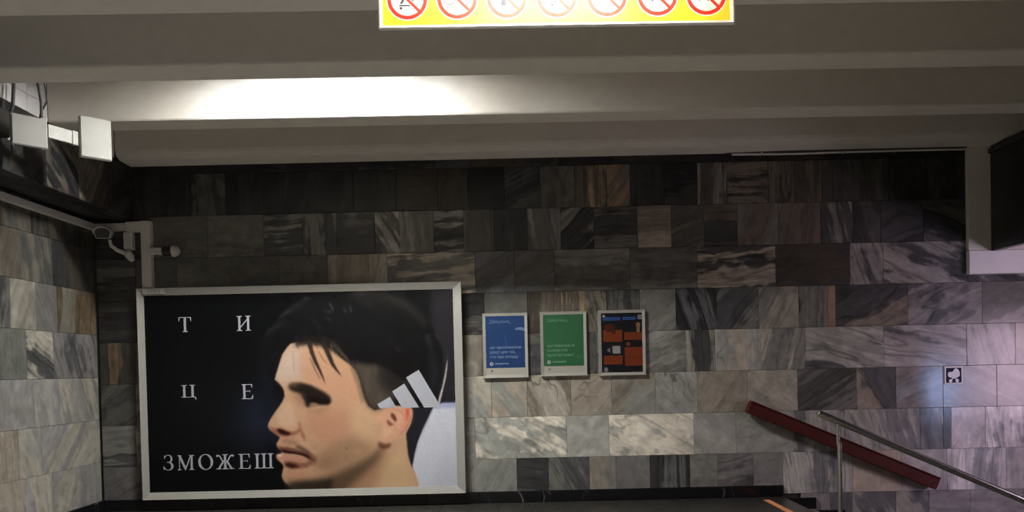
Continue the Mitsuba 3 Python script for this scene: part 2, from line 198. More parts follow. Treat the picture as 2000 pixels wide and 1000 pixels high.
PRINT_LAYERS = [  # (outline in 1/2000 of the sheet, ink sRGB, edge softness, opacity)
 ([(1852, 2037), (2055, 2033), (2036, 828), (1907, 806), (1830, 1098)], (31, 29, 34), 8, 1),
 ([(1706, -108), (1702, 77), (1708, 235), (1720, 340), (1742, 460), (1768, 564), (1796, 658), (1821, 741), (1843, 798), (1874, 829), (1921, 848), (2037, 849), (2022, -123)], (178, 180, 193), 1.2, 1),
 ([(1853, 793), (1867, 834), (1921, 853), (2037, 854), (2036, 797), (1934, 795)], (135, 142, 180), 2.5, 0.8),
 ([(1785, -59), (1892, 254), (2031, 459), (2022, -123)], (166, 167, 178), 14, 0.7),
 ([(757, 1340), (767, 1526), (813, 1649), (915, 1801), (1049, 1911), (1216, 1974), (1382, 1986), (1582, 1960), (1715, 1874), (1830, 1699), (1904, 1473), (1928, 1278), (1912, 1095), (1868, 913), (1825, 741), (1782, 606), (1739, 471), (1710, 314), (1688, 236), (1656, 369), (1630, 790), (1495, 795), (1367, 1113), (1105, 1382), (941, 1480), (855, 1312), (822, 1131), (783, 1159)], (13, 13, 15), 3, 1),
 ([(1718, 798), (1853, 835), (1818, 720), (1768, 575), (1732, 440), (1709, 272), (1691, 230), (1676, 342), (1676, 526), (1708, 656)], (27, 28, 35), 1.5, 1),
 ([(941, 1480), (914, 1434), (886, 1373), (868, 1296), (854, 1224), (841, 1162), (833, 1121), (851, 1089), (873, 1052), (887, 1010), (893, 958), (882, 911), (856, 850), (823, 783), (797, 722), (783, 681), (781, 645), (792, 616), (818, 586), (840, 559), (856, 538), (846, 512), (832, 476), (835, 445), (851, 418), (864, 391), (860, 376), (833, 356), (829, 330), (845, 298), (868, 266), (874, 239), (866, 198), (860, 151), (866, 114), (881, 77), (903, 50), (936, 27), (979, 15), (1146, -9), (1347, -18), (1748, -15), (1739, 65), (1721, 161), (1701, 219), (1689, 278), (1680, 347), (1675, 463), (1673, 547), (1705, 651), (1716, 724), (1717, 782), (1704, 814), (1563, 835), (1512, 805), (1472, 791), (1435, 829), (1410, 903), (1392, 1008), (1380, 1102), (1358, 1192), (1323, 1255), (1277, 1314), (1238, 1378), (1199, 1431), (1147, 1474), (1081, 1496), (1008, 1498)], (172, 136, 110), 1.3, 1),
 ([(928, 1459), (865, 1311), (828, 1105), (900, 1077), (984, 1105), (1036, 1254), (1034, 1456)], (176, 157, 146), 8, 0.9),
 ([(990, 1437), (1172, 1380), (1335, 1192), (1365, 1009), (1230, 961), (1099, 1070), (1001, 1151)], (170, 130, 106), 7, 0.7),
 ([(1034, 1124), (1234, 1144), (1366, 1087), (1402, 851), (1328, 801), (1213, 910)], (176, 132, 108), 8, 0.6),
 ([(1061, 811), (1295, 829), (1324, 592), (1221, 439), (1088, 497), (1025, 656)], (166, 120, 98), 10, 0.85),
 ([(1329, 854), (1478, 770), (1491, 533), (1404, 379), (1323, 540)], (182, 148, 118), 9, 0.8),
 ([(1154, 442), (1323, 540), (1472, 429), (1420, 326), (1250, 202), (1082, 183), (1068, 315)], (134, 104, 82), 9, 0.8),
 ([(883, 223), (1016, 207), (1048, 153), (981, 104), (888, 118)], (170, 124, 100), 5, 0.8),
 ([(877, 88), (947, 95), (1081, 110), (1216, 167), (1351, 256), (1447, 330), (1509, 417), (1529, 385), (1486, 245), (1399, 117), (1314, 15), (1212, -22), (945, -10), (900, 34)], (70, 54, 42), 7, 0.9),
 ([(887, 66), (980, 83), (1114, 93), (1198, 105), (1179, -5), (1012, -8), (929, 17)], (36, 30, 25), 4, 0.85),
 ([(1349, 93), (1469, 272), (1538, 374), (1587, 266), (1500, 86), (1414, -21), (1279, -20)], (140, 104, 80), 8, 0.7),
 ([(1527, 269), (1640, 422), (1672, 263), (1713, 129), (1734, -30), (1481, -24)], (180, 150, 116), 9, 0.8),
 ([(1336, 1260), (1387, 1321), (1487, 1308), (1620, 1230), (1702, 1102), (1682, 920), (1581, 897), (1522, 810), (1472, 786), (1432, 834), (1407, 914), (1392, 1019), (1374, 1123)], (68, 60, 54), 5, 0.93),
 ([(1486, 1214), (1620, 1230), (1702, 1102), (1683, 935), (1598, 922), (1532, 1003), (1501, 1109)], (26, 24, 25), 9, 0.9),
 ([(1223, 1472), (1339, 1427), (1506, 1396), (1723, 1363), (1729, 1075), (1652, 1093), (1569, 1190), (1476, 1245), (1386, 1269), (1337, 1291), (1287, 1324)], (12, 11, 13), 4.5, 0.97),
 ([(992, 1540), (1241, 1533), (1371, 1374), (1304, 1324), (1205, 1399), (1123, 1454), (1040, 1466), (967, 1448)], (16, 15, 16), 4, 0.9),
 ([(822, 1121), (851, 1094), (873, 1052), (886, 1005), (885, 948), (858, 943), (835, 975), (823, 1038)], (14, 13, 16), 1.8, 1),
 ([(920, 1066), (944, 1086), (1000, 1084), (1056, 1061), (1105, 1023), (1151, 985), (1183, 942), (1196, 895), (1175, 864), (1129, 871), (1070, 925), (1004, 964), (948, 997), (922, 1024)], (24, 18, 16), 2.6, 0.98),
 ([(991, 970), (1057, 957), (1130, 923), (1189, 890), (1175, 854), (1128, 856), (1079, 863), (1048, 832), (1028, 844), (1016, 907)], (14, 10, 10), 2.4, 0.97),
 ([(949, 1008), (1004, 959), (1029, 864), (1015, 813), (982, 866), (951, 940)], (126, 92, 72), 5, 0.6),
 ([(1052, 874), (1082, 883), (1109, 867), (1095, 841), (1055, 827)], (128, 102, 80), 1.8, 0.9),
 ([(1028, 812), (1101, 810), (1161, 834), (1195, 827), (1127, 777), (1047, 780)], (132, 98, 76), 4, 0.6),
 ([(883, 849), (907, 910), (933, 883), (960, 737), (971, 648), (925, 623), (865, 652), (830, 684), (848, 767)], (184, 152, 130), 4, 0.8),
 ([(786, 650), (825, 627), (865, 631), (911, 598), (957, 591), (984, 626), (990, 595), (950, 555), (890, 541), (844, 554), (811, 591)], (120, 70, 54), 2.5, 0.85),
 ([(838, 622), (865, 621), (897, 598), (930, 576), (910, 556), (864, 569), (844, 595)], (34, 14, 12), 1.5, 0.95),
 ([(976, 684), (989, 689), (997, 615), (1019, 542), (1022, 494), (1002, 521), (987, 585)], (136, 78, 62), 2.2, 0.85),
 ([(863, 532), (909, 525), (956, 513), (988, 459), (921, 452), (865, 475)], (140, 102, 82), 3, 0.7),
 ([(838, 460), (865, 443), (908, 436), (954, 419), (1000, 396), (1046, 352), (1058, 320), (1019, 343), (953, 367), (887, 380), (860, 402)], (92, 56, 48), 2, 0.9),
 ([(955, 461), (1001, 438), (1040, 394), (1069, 341), (1085, 298), (1071, 278), (1052, 321), (1006, 385), (961, 429)], (66, 46, 38), 2.5, 0.8),
 ([(854, 418), (887, 411), (927, 394), (980, 381), (1019, 364), (1058, 326), (1081, 283), (1045, 300), (1005, 344), (946, 367), (893, 374), (864, 391)], (38, 17, 14), 1.3, 0.97),
 ([(830, 356), (860, 371), (906, 363), (966, 350), (1025, 322), (1038, 290), (991, 281), (925, 289), (872, 302), (839, 319)], (166, 118, 104), 1.8, 0.95),
 ([(868, 297), (918, 295), (984, 276), (1058, 279), (1030, 227), (970, 220), (917, 222), (884, 244)], (108, 66, 52), 2.5, 0.85),
 ([(884, 276), (918, 279), (957, 257), (977, 235), (930, 221), (890, 244)], (42, 20, 17), 2, 0.95),
 ([(1059, 352), (1092, 329), (1084, 256), (1044, 248), (1024, 290)], (112, 70, 56), 3, 0.7),
 ([(1501, 732), (1536, 794), (1597, 823), (1664, 831), (1711, 803), (1716, 735), (1705, 662), (1684, 599), (1653, 548), (1622, 512), (1584, 467), (1543, 452), (1506, 470), (1487, 502), (1498, 554), (1519, 606)], (184, 140, 116), 2, 0.95),
 ([(1664, 805), (1704, 798), (1706, 725), (1684, 620), (1639, 538), (1619, 528), (1654, 621), (1672, 726)], (190, 120, 100), 2, 0.8),
 ([(1674, 799), (1697, 798), (1693, 725), (1678, 673), (1673, 736)], (176, 72, 60), 1.5, 0.8),
 ([(1579, 766), (1602, 739), (1615, 696), (1607, 665), (1588, 697), (1575, 724)], (92, 48, 38), 1.3, 0.95),
 ([(1551, 699), (1580, 656), (1594, 640), (1566, 625), (1550, 657)], (122, 66, 52), 1.4, 0.9),
 ([(1612, 749), (1656, 758), (1661, 674), (1633, 601), (1600, 624), (1621, 675)], (196, 142, 124), 2.5, 0.7),
 ([(1526, 605), (1579, 603), (1599, 571), (1551, 520), (1511, 522)], (188, 154, 126), 3, 0.8),
 ([(1490, 476), (1530, 442), (1577, 456), (1563, 410), (1522, 390), (1492, 412)], (82, 48, 36), 2.6, 0.9),
]
PRINT_STROKES = [  # (path, ink sRGB, widths, softness, opacity)
 ([(1061, 1497), (1076, 1393), (1097, 1299), (1122, 1215), (1144, 1131), (1159, 1058)], (42, 32, 28), [8, 8, 7, 5, 3, 1], 1.2, 0.95),
 ([(1064, 1331), (1089, 1237), (1114, 1148), (1127, 1111)], (96, 70, 54), [2, 3, 2, 1], 1, 0.8),
 ([(1153, 1474), (1185, 1358), (1209, 1264), (1235, 1201), (1264, 1138)], (38, 29, 26), [9, 9, 7, 4, 1], 1.2, 0.95),
 ([(1122, 1391), (1150, 1308), (1183, 1255)], (112, 80, 62), [2, 2, 1], 1, 0.7),
 ([(1213, 1451), (1251, 1377), (1290, 1324), (1323, 1261)], (70, 60, 50), [12, 12, 9, 4], 2, 0.9),
 ([(1219, 1430), (1258, 1356), (1303, 1292)], (30, 26, 24), [5, 5, 2], 1.3, 0.9),
 ([(969, 1551), (980, 1470), (992, 1419)], (30, 25, 23), [3, 2.5, 0.8], 0.9, 0.54),
 ([(989, 1551), (993, 1488), (997, 1456)], (30, 25, 23), [5, 2.5, 0.8], 0.9, 0.84),
 ([(1009, 1550), (1013, 1491), (1018, 1462)], (30, 25, 23), [3, 2.5, 0.8], 0.9, 0.73),
 ([(1029, 1550), (1035, 1493), (1042, 1467)], (30, 25, 23), [4, 2.5, 0.8], 0.9, 0.82),
 ([(1049, 1549), (1055, 1470), (1063, 1423)], (30, 25, 23), [4, 2.5, 0.8], 0.9, 0.72),
 ([(1069, 1549), (1073, 1483), (1079, 1448)], (30, 25, 23), [3, 2.5, 0.8], 0.9, 0.85),
 ([(1088, 1548), (1100, 1484), (1112, 1452)], (30, 25, 23), [4, 2.5, 0.8], 0.9, 0.67),
 ([(1108, 1547), (1112, 1468), (1116, 1420)], (30, 25, 23), [3, 2.5, 0.8], 0.9, 0.59),
 ([(1128, 1547), (1134, 1493), (1140, 1471)], (30, 25, 23), [3, 2.5, 0.8], 0.9, 0.7),
 ([(1148, 1536), (1155, 1473), (1163, 1441)], (30, 25, 23), [5, 2.5, 0.8], 0.9, 0.57),
 ([(1168, 1525), (1178, 1447), (1188, 1398)], (30, 25, 23), [5, 2.5, 0.8], 0.9, 0.71),
 ([(1188, 1519), (1193, 1437), (1199, 1388)], (30, 25, 23), [5, 2.5, 0.8], 0.9, 0.64),
 ([(1207, 1508), (1219, 1425), (1231, 1374)], (30, 25, 23), [3, 2.5, 0.8], 0.9, 0.88),
 ([(1227, 1497), (1237, 1434), (1247, 1401)], (30, 25, 23), [5, 2.5, 0.8], 0.9, 0.71),
 ([(1247, 1492), (1258, 1422), (1270, 1386)], (30, 25, 23), [5, 2.5, 0.8], 0.9, 0.71),
 ([(1337, 1291), (1322, 1229)], (84, 66, 54), [4, 2], 2, 0.4),
 ([(1343, 1265), (1328, 1203)], (84, 66, 54), [4, 2], 2, 0.4),
 ([(1346, 1234), (1331, 1172)], (84, 66, 54), [4, 2], 2, 0.4),
 ([(1352, 1208), (1337, 1146)], (84, 66, 54), [4, 2], 2, 0.4),
 ([(1358, 1176), (1343, 1114)], (84, 66, 54), [4, 2], 2, 0.4),
 ([(1361, 1150), (1346, 1088)], (84, 66, 54), [4, 2], 2, 0.4),
 ([(1367, 1124), (1353, 1062)], (84, 66, 54), [4, 2], 2, 0.4),
 ([(1373, 1092), (1359, 1030)], (84, 66, 54), [4, 2], 2, 0.4),
 ([(1379, 1066), (1365, 1004)], (84, 66, 54), [4, 2], 2, 0.4),
 ([(1382, 1040), (1368, 978)], (84, 66, 54), [4, 2], 2, 0.4),
 ([(1388, 1008), (1374, 946)], (84, 66, 54), [4, 2], 2, 0.4),
 ([(1395, 982), (1380, 920)], (84, 66, 54), [4, 2], 2, 0.4),
 ([(1397, 950), (1383, 888)], (84, 66, 54), [4, 2], 2, 0.4),
 ([(1404, 924), (1389, 862)], (84, 66, 54), [4, 2], 2, 0.4),
 ([(953, 1407), (958, 1303), (959, 1199)], (130, 108, 96), [1.5, 2, 1.5], 1, 0.4),
 ([(1952, 1304), (1944, 1210), (1932, 1105), (1917, 1011), (1899, 917), (1887, 844)], (172, 164, 168), [1, 3, 4, 3.5, 5, 4], 0.8, 0.9),
 ([(1963, 1330), (1928, 1289)], (60, 58, 64), [1, 1.5], 0.8, 0.6),
 ([(775, 1562), (812, 1618), (863, 1668), (913, 1698)], (46, 45, 46), [2, 5, 5, 2], 3, 0.7),
 ([(871, 1740), (914, 1790), (951, 1810)], (66, 64, 64), [2, 4, 3], 2.5, 0.7),
 ([(914, 1790), (982, 1861), (1049, 1921)], (42, 40, 42), [4, 6, 4], 3.5, 0.6),
 ([(1033, 1942), (1049, 1932), (1089, 1936)], (66, 64, 66), [2, 4, 2], 2.5, 0.6),
 ([(1201, 1876), (1220, 1814)], (70, 68, 68), [3, 3], 1.6, 0.7),
 ([(1293, 1822), (1302, 1781)], (60, 58, 58), [3, 3], 1.6, 0.7),
 ([(1330, 1842), (1339, 1790)], (66, 64, 62), [3, 3], 1.6, 0.7),
 ([(1160, 1805), (1206, 1783)], (50, 50, 56), [4, 4], 2.2, 0.6),
 ([(1185, 1732), (1204, 1700)], (42, 42, 50), [4, 4], 2.2, 0.6),
 ([(1098, 1713), (1137, 1640)], (30, 30, 32), [6, 5], 3, 0.6),
 ([(1348, 1945), (1482, 1952), (1615, 1908), (1734, 1801), (1819, 1642)], (36, 34, 32), [10, 14, 16, 14, 8], 7, 0.8),
 ([(1349, 1966), (1422, 1964)], (52, 52, 58), [5, 7], 3, 0.6),
 ([(1434, 1891), (1467, 1839)], (44, 42, 44), [4, 6], 3.5, 0.6),
 ([(1817, 1538), (1843, 1453), (1848, 1359)], (48, 50, 60), [4, 4, 3], 3, 0.6),
 ([(1881, 1536), (1897, 1483)], (58, 56, 58), [3, 2], 1.6, 0.6),
 ([(1824, 1527), (1816, 1433)], (44, 44, 50), [4, 3], 2, 0.5),
 ([(1620, 1418), (1643, 1376)], (50, 48, 48), [3, 2], 1.3, 0.6),
 ([(1575, 1524), (1614, 1439)], (30, 29, 30), [4, 4], 2.5, 0.6),
 ([(1857, 1307), (1872, 1149), (1842, 993)], (30, 32, 40), [12, 14, 12], 6, 0.7),
 ([(1706, 725), (1691, 652), (1663, 579), (1625, 528)], (150, 96, 80), [2, 2.5, 2, 1.5], 0.8, 0.7),
 ([(1589, 792), (1630, 790), (1656, 747), (1661, 674)], (168, 108, 92), [1.5, 2, 2, 1], 1, 0.6),
 ([(1442, 1215), (1420, 1111), (1431, 981)], (90, 78, 70), [4, 5, 4], 3, 0.5),
 ([(1483, 1256), (1488, 1161)], (84, 74, 68), [4, 5], 3, 0.5),
 ([(1515, 952), (1503, 868)], (90, 80, 72), [4, 4], 3, 0.5),
]
PRINT_SPOTS = [  # (centre, radii, tilt, ink sRGB, opacity)
 ((710, 668), (198, 260), 0, (27, 30, 46), 0.9),
 ((697, 825), (99, 208), 0, (30, 35, 56), 0.6),
 ((802, 1132), (73, 312), 0, (22, 24, 36), 0.7),
 ((434, 834), (364, 468), 0, (16, 17, 20), 0.6),
 ((885, 322), (10, 16), 0, (180, 130, 118), 0.4),
 ((850, 355), (20, 14), -8, (206, 182, 172), 0.8),
 ((1284, 411), (5, 8), 0, (80, 56, 46), 0.8),
 ((1081, 435), (33, 42), 0, (150, 112, 90), 0.4),
 ((1494, 701), (26, 42), 0, (196, 150, 124), 0.5),
 ((867, 756), (13, 42), 25, (188, 156, 136), 0.4),
 ((1354, 381), (40, 52), 0, (160, 126, 100), 0.5),
 ((950, 1065), (46, 31), 0, (150, 118, 100), 0.3),
 ((1151, 259), (79, 73), -20, (124, 94, 74), 0.5),
]
LOGO_BARS = [[(1493, 848), (1576, 923), (1617, 812), (1509, 805)], [(1591, 975), (1671, 1053), (1765, 806), (1655, 805)], [(1684, 1114), (1767, 1190), (1907, 806), (1797, 803)]]
BILLBOARD_LETTERS = [('Т', 220, 1624, 81, 153), ('И', 595, 1624, 93, 153), ('Ц', 224, 935, 96, 153), ('Е', 614, 931, 76, 153), ('З', 93, 224, 66, 156), ('М', 185, 222, 109, 153), ('О', 319, 222, 98, 156), ('Ж', 434, 222, 121, 153), ('Е', 582, 221, 78, 153), ('Ш', 685, 221, 124, 153)]

HUES = {'k': (0.97, 0.98, 1.04), 'g': (1.02, 1.0, 0.94), 't': (1.13, 0.985, 0.83), 'o': (1.32, 0.96, 0.64), 'c': (1.08, 1.0, 0.86),
        'n': (1.0, 1.01, 0.94), 'p': (1.035, 0.975, 0.985), 'b': (0.95, 0.985, 1.06)}
STYLES = []          # one row of numbers for each tile


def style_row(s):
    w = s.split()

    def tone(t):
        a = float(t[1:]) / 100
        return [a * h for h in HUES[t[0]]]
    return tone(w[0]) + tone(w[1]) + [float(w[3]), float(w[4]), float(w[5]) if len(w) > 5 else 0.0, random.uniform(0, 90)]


def tile_mesh(x0, x1, z0, z1, plane, proud, style, face):
    """A chamfered stone slab on a wall; its uv are its own metres, turned along its streaks, plus ten times the row of its style."""
    w = style.split()
    a = math.radians(float(w[2]))
    STYLES.append(style_row(style))
    idx = len(STYLES) - 1
    m = bx(x0, x1, -proud, 0.024, z0, z1, 0.0025)
    m.unmerge_vertices()
    v = np.array(m.vertices)
    cx, cz = (x0 + x1) / 2, (z0 + z1) / 2
    px, pz = v[:, 0] - cx, v[:, 2] - cz
    uv = np.stack([px * math.cos(a) + pz * math.sin(a) + 2 + 10 * idx, -px * math.sin(a) + pz * math.cos(a) + 2], 1)
    if face == 'back':
        v[:, 1] += plane
    else:                                    # on the left wall, x is the distance along it and the slab faces +x
        v = np.stack([plane - v[:, 1], v[:, 0], v[:, 2]], 1)
    mm = trimesh.Trimesh(v, m.faces, process=False)
    if face != 'back':
        mm.faces = mm.faces[:, ::-1]
    return mm, uv


TABLE = {}


def param(i, k):
    return dr.gather(mi.Float, TABLE['f'], i * 10 + k)


def marble(p, n, uv):
    i = mi.UInt32(dr.clip(dr.floor(uv.x / 10), 0, len(STYLES) - 1))
    s, t = uv.x - 10 * mi.Float(i) - 2, uv.y - 2
    freq, share, vein, seed = param(i, 6), param(i, 7), param(i, 8), param(i, 9)
    c0 = mi.Color3f(param(i, 0), param(i, 1), param(i, 2))
    c1 = mi.Color3f(param(i, 3), param(i, 4), param(i, 5))
    warp = fbm(s * 2.2 + seed, t * 2.2, seed, 3) - 0.5
    t2 = t + 0.06 * warp
    band = fbm(t2 * freq * 2.2 + seed, s * 0.55 + 0.5 * warp, seed + 5, 3) - 0.5
    fibre = fbm(t2 * freq * 8.0 + seed, s * 1.6, seed + 9, 4) - 0.5
    grit = fbm(t2 * freq * 16.0 - seed, s * 7.0, seed + 11, 3) - 0.5
    blot = fbm(s * 6.0 + seed, t * 6.0, seed + 13, 3) - 0.5
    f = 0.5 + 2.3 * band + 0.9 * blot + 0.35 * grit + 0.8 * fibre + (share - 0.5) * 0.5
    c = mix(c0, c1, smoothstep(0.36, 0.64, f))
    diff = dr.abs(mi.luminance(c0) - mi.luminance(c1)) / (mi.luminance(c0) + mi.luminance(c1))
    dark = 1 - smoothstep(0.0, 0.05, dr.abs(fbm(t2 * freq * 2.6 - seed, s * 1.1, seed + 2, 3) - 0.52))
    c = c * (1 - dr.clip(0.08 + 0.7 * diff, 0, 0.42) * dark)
    c = c * (1 + (0.35 + 1.0 * diff) * fibre) * (1 + (0.3 + 0.6 * diff) * grit)
    mott = fbm(s * 11 + seed, t * 11, seed + 3, 4)
    c = c * (0.74 + 0.60 * mott) * (0.86 + 0.28 * fbm(s * 28 + seed, t * 40, seed + 1, 3))
    line = dr.abs(fbm(s * 1.6 + 0.8 * t + seed, t * 2.6 - seed, 4, 4) - 0.5)
    thread = (1 - smoothstep(0.0, 0.016, line)) * smoothstep(0.42, 0.62, fbm(s * 2.3 - seed, t * 2.3, 6, 2))
    c = dr.select(vein >= 0, mix(c, mi.Color3f(0.42, 0.40, 0.36), thread * vein), c * (1 + thread * vein))
    faint = (1 - smoothstep(0.0, 0.010, dr.abs(fbm(s * 1.2 - seed, t * 4 + seed, 8, 3) - 0.5))) * smoothstep(0.5, 0.65, fbm(s * 3 + seed, t * 3, 7, 2))
    return c * (1 - 0.22 * faint)


scene['dull_marble'] = {'type': 'twosided', 'bsdf': {'type': 'principled', 'base_color': proc(marble), 'roughness': 0.55, 'specular': 0.2}}
scene['marble'] = {'type': 'twosided', 'bsdf': {'type': 'principled', 'base_color': proc(marble), 'roughness': 0.18, 'specular': 0.38}}

# ------------------------------------------------------------------ materials


def plaster(p, n, uv):
    m = fbm(p.x * 0.9, p.y * 0.9 + 3, p.z * 0.9, 4)
    g = fbm(p.x * 14, p.y * 14, p.z * 14, 3)
    return mix(mi.Color3f(0.65, 0.61, 0.56), mi.Color3f(0.74, 0.70, 0.655), m) * (0.95 + 0.1 * g)


def granite(p, n, uv):
    slab = mikit.cell_rand(p.x / 0.6 + 50, p.y / 0.6 + 50)
    g = fbm(p.x * 60, p.y * 60, 0, 3)
    c = mix(mi.Color3f(0.07, 0.066, 0.059), mi.Color3f(0.21, 0.20, 0.175), g)
    return c * (0.8 + 0.4 * slab)


def dark_stone(p, n, uv):
    return mix(mi.Color3f(0.012, 0.0115, 0.0105), mi.Color3f(0.030, 0.028, 0.025), fbm(p.x * 50, p.y * 50, 0, 3))


def black_marble(p, n, uv):
    w = fbm(p.x * 2, p.z * 3, p.y * 2, 3)
    line = dr.abs(fbm(p.x * 5 + 3 * w, p.z * 1.3 + 7, p.y * 5, 3) - 0.5)
    v = (1 - smoothstep(0.0, 0.010, line)) * smoothstep(0.5, 0.7, fbm(p.x * 1.7 + 9, p.z * 2, p.y, 2))
    return mix(mi.Color3f(0.006, 0.006, 0.008), mi.Color3f(0.26, 0.25, 0.24), v)


def ceramic(p, n, uv):
    return mi.Color3f(0.74, 0.71, 0.73) * (0.9 + 0.2 * fbm(p.x * 3, p.y * 6, p.z * 6, 3))


def brushed(p, n, uv):
    return mi.Color3f(0.62, 0.61, 0.60) * (0.85 + 0.3 * fbm(p.x * 6, p.y * 60, p.z * 60, 2))


def red_paint(p, n, uv):
    return mix(mi.Color3f(0.050, 0.006, 0.004), mi.Color3f(0.070, 0.010, 0.007), fbm(p.x * 7, p.y * 7, p.z * 12, 4))


def white_metal(p, n, uv):
    return mi.Color3f(0.56, 0.545, 0.53) * (0.93 + 0.14 * fbm(p.x * 5, p.y * 5, p.z * 5, 3))


scene['plaster'] = plastic(proc(plaster), 0.75, 0.2)
scene['dark_granite'] = plastic(proc(dark_stone), 0.3)
scene['granite'] = plastic(proc(granite), 0.25)
scene['black_marble'] = plastic(proc(black_marble), 0.22)
scene['ceramic'] = plastic(proc(ceramic), 0.3)
scene['grout'] = plastic([0.07, 0.066, 0.06], 0.9, 0.1)
scene['steel'] = {'type': 'twosided', 'bsdf': {'type': 'principled', 'base_color': proc(brushed), 'roughness': 0.28, 'metallic': 1.0}}
scene['red_paint'] = plastic(proc(red_paint), 0.6, 0.25)
scene['white_metal'] = plastic(proc(white_metal), 0.45)
scene['trunking_plastic'] = plastic([0.66, 0.635, 0.60], 0.5)
scene['aerial_plastic'] = plastic([0.288, 0.282, 0.272], 0.5)
scene['frame_paint'] = plastic([0.31, 0.30, 0.285], 0.45)
scene['frame_silver'] = plastic([0.35, 0.34, 0.315], 0.4)
scene['sign_frame'] = plastic([0.80, 0.80, 0.79], 0.4)
scene['black_plastic'] = plastic([0.012, 0.012, 0.013], 0.4)
scene['lens_glass'] = plastic([0.02, 0.022, 0.026], 0.12)
scene['dark_panel'] = plastic([0.012, 0.012, 0.013], 0.35)
scene['rubber_cable'] = plastic([0.03, 0.028, 0.035], 0.6)
scene['orange_strip'] = plastic([0.62, 0.23, 0.10], 0.7)
scene['print_white'] = plastic([0.38, 0.39, 0.45], 0.6, .15)
scene['print_text'] = plastic([0.36, 0.36, 0.42], 0.6, .15)

# ------------------------------------------------------------------ the setting
WALL, SIDE, SOFFIT, SLAB = 9.2, -4.945, 4.11, 4.85
EDGE = 3.22                                   # the first stair edge
tag('floor', 'dark polished granite floor of the landing in front of the marble wall', 'floor', kind='structure')
add('slab', bx(-5.1, EDGE, -4, 7.998, -0.2, 0.0), 'granite', 'floor')
for a, b in zip(np.arange(-4.94, 3.1, .68), np.arange(-4.94, 3.1, .68) + .68):
    add('border_slab', bx(a + .001, b - .001, 8.0, WALL + .02, -.2, 0.0, .002), 'dark_granite', 'floor')
add('warning_strip', bx(2.915, 2.985, 4.2, 8.97, 0.0, 0.004), 'orange_strip', 'floor', label='orange painted line across the floor before the stairs')

tag('stairs', 'granite stairs going down to the right along the marble wall', 'stairs', kind='structure')
for i in range(15):
    x0 = EDGE + 0.345 * i
    add('step', bx(x0, x0 + 0.345 + 0.02, 3.4, WALL + .1, -0.155 * (i + 1) - 0.3, -0.155 * (i + 1), 0.006), 'granite', 'stairs')
add('landing', bx(EDGE + 0.345 * 15, 9.2, 3.4, WALL + .1, -2.68, -2.48), 'granite', 'stairs')
add('side_wall', bx(EDGE, 9.2, 3.2, 3.4, -2.68, 0.0), 'dark_granite', 'stairs')
tag('floor_right', 'granite floor beyond the stairs', 'floor', kind='structure')
add('slab', bx(EDGE, 9.2, -4, 3.2, -0.2, 0.0), 'granite', 'floor_right')

tag('ceiling', 'pale plastered ceiling with a row of deep beams', 'ceiling', kind='structure')
add('slab', bx(-5.2, 9.3, -4.1, WALL + .1, SLAB, SLAB + .2), 'plaster', 'ceiling')


def beam_mesh(n0, n1, f0, f1):
    """A beam with its near face at y = n0 + n1 x and its far face at y = f0 + f1 x, its lower edges a little rounded."""
    prof = []
    x = np.array([-4.48, 9.06])
    secs = []
    for xx in x:
        yn, yf = n0 + n1 * xx, f0 + f1 * xx
        r = 0.02
        q = [(yn, SLAB), (yn, SOFFIT + r), (yn + r * .3, SOFFIT + r * .3), (yn + r, SOFFIT), (yf - r, SOFFIT), (yf - r * .3, SOFFIT + r * .3), (yf, SOFFIT + r), (yf, SLAB)]
        secs.append([(xx, a, b) for a, b in q])
    return trimesh.convex.convex_hull(np.array(secs[0] + secs[1]))


for n0, n1, f0, f1 in ((6.285, .012, 6.615, .0135), (7.612, .0105, 7.905, .0095), (5.05, .014, 5.41, .015), (3.75, .012, 4.10, .012),
                       (2.45, .012, 2.80, .012), (1.15, .012, 1.50, .012), (-.15, .012, .20, .012), (-1.45, .012, -1.10, .012), (-2.75, .012, -2.4, .012)):
    add('beam', beam_mesh(n0, n1, f0, f1), 'plaster', 'ceiling')
add('added_blocker_slab', bx(5.80, 9.05, -4.0, 8.82, 4.07, 4.109), 'plaster', 'ceiling')  # unseen slab, added to stop screen light reaching the end beam
# the last beam rests against the wall: a coved lower edge
q = [(8.83, SLAB), (8.83, 4.20), (8.84, 4.165), (8.865, 4.135), (8.91, 4.115), (8.97, SOFFIT), (WALL, SOFFIT), (WALL, SLAB)]
add('beam', trimesh.convex.convex_hull(np.array([(x, a, b) for x in (-4.48, 9.06) for a, b in q])), 'plaster', 'ceiling')

tag('wall_back', 'back wall clad in grey and dark striped marble tiles', 'wall', kind='structure')
add('backing', bx(-5.1, 9.3, WALL + 0.025, WALL + 0.25, -2.7, SLAB + .1), 'grout', 'wall_back')
rng = random.Random(3)
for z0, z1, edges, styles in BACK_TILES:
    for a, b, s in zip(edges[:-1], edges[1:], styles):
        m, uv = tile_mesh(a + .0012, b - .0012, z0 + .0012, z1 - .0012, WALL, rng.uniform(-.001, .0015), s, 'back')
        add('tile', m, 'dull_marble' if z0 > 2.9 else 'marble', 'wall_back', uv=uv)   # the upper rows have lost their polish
low = [('p16 k8 90 2 .4', .0), ('p17 p14 30 2 .5', .2), ('g15 k8 0 2 .4', .1)]
for r in range(5):
    z1 = -0.4675 - 0.4975 * r
    x = 4.2 + r * 1.0 + low[r % 3][1]
    while x < 9:
        m, uv = tile_mesh(x + .0018, min(x + .62, 9.0) - .0018, z1 - .4957, z1 - .0018, WALL, .0, low[rng.randrange(3)][0], 'back')
        add('tile', m, 'marble', 'wall_back', uv=uv)
        x += .62
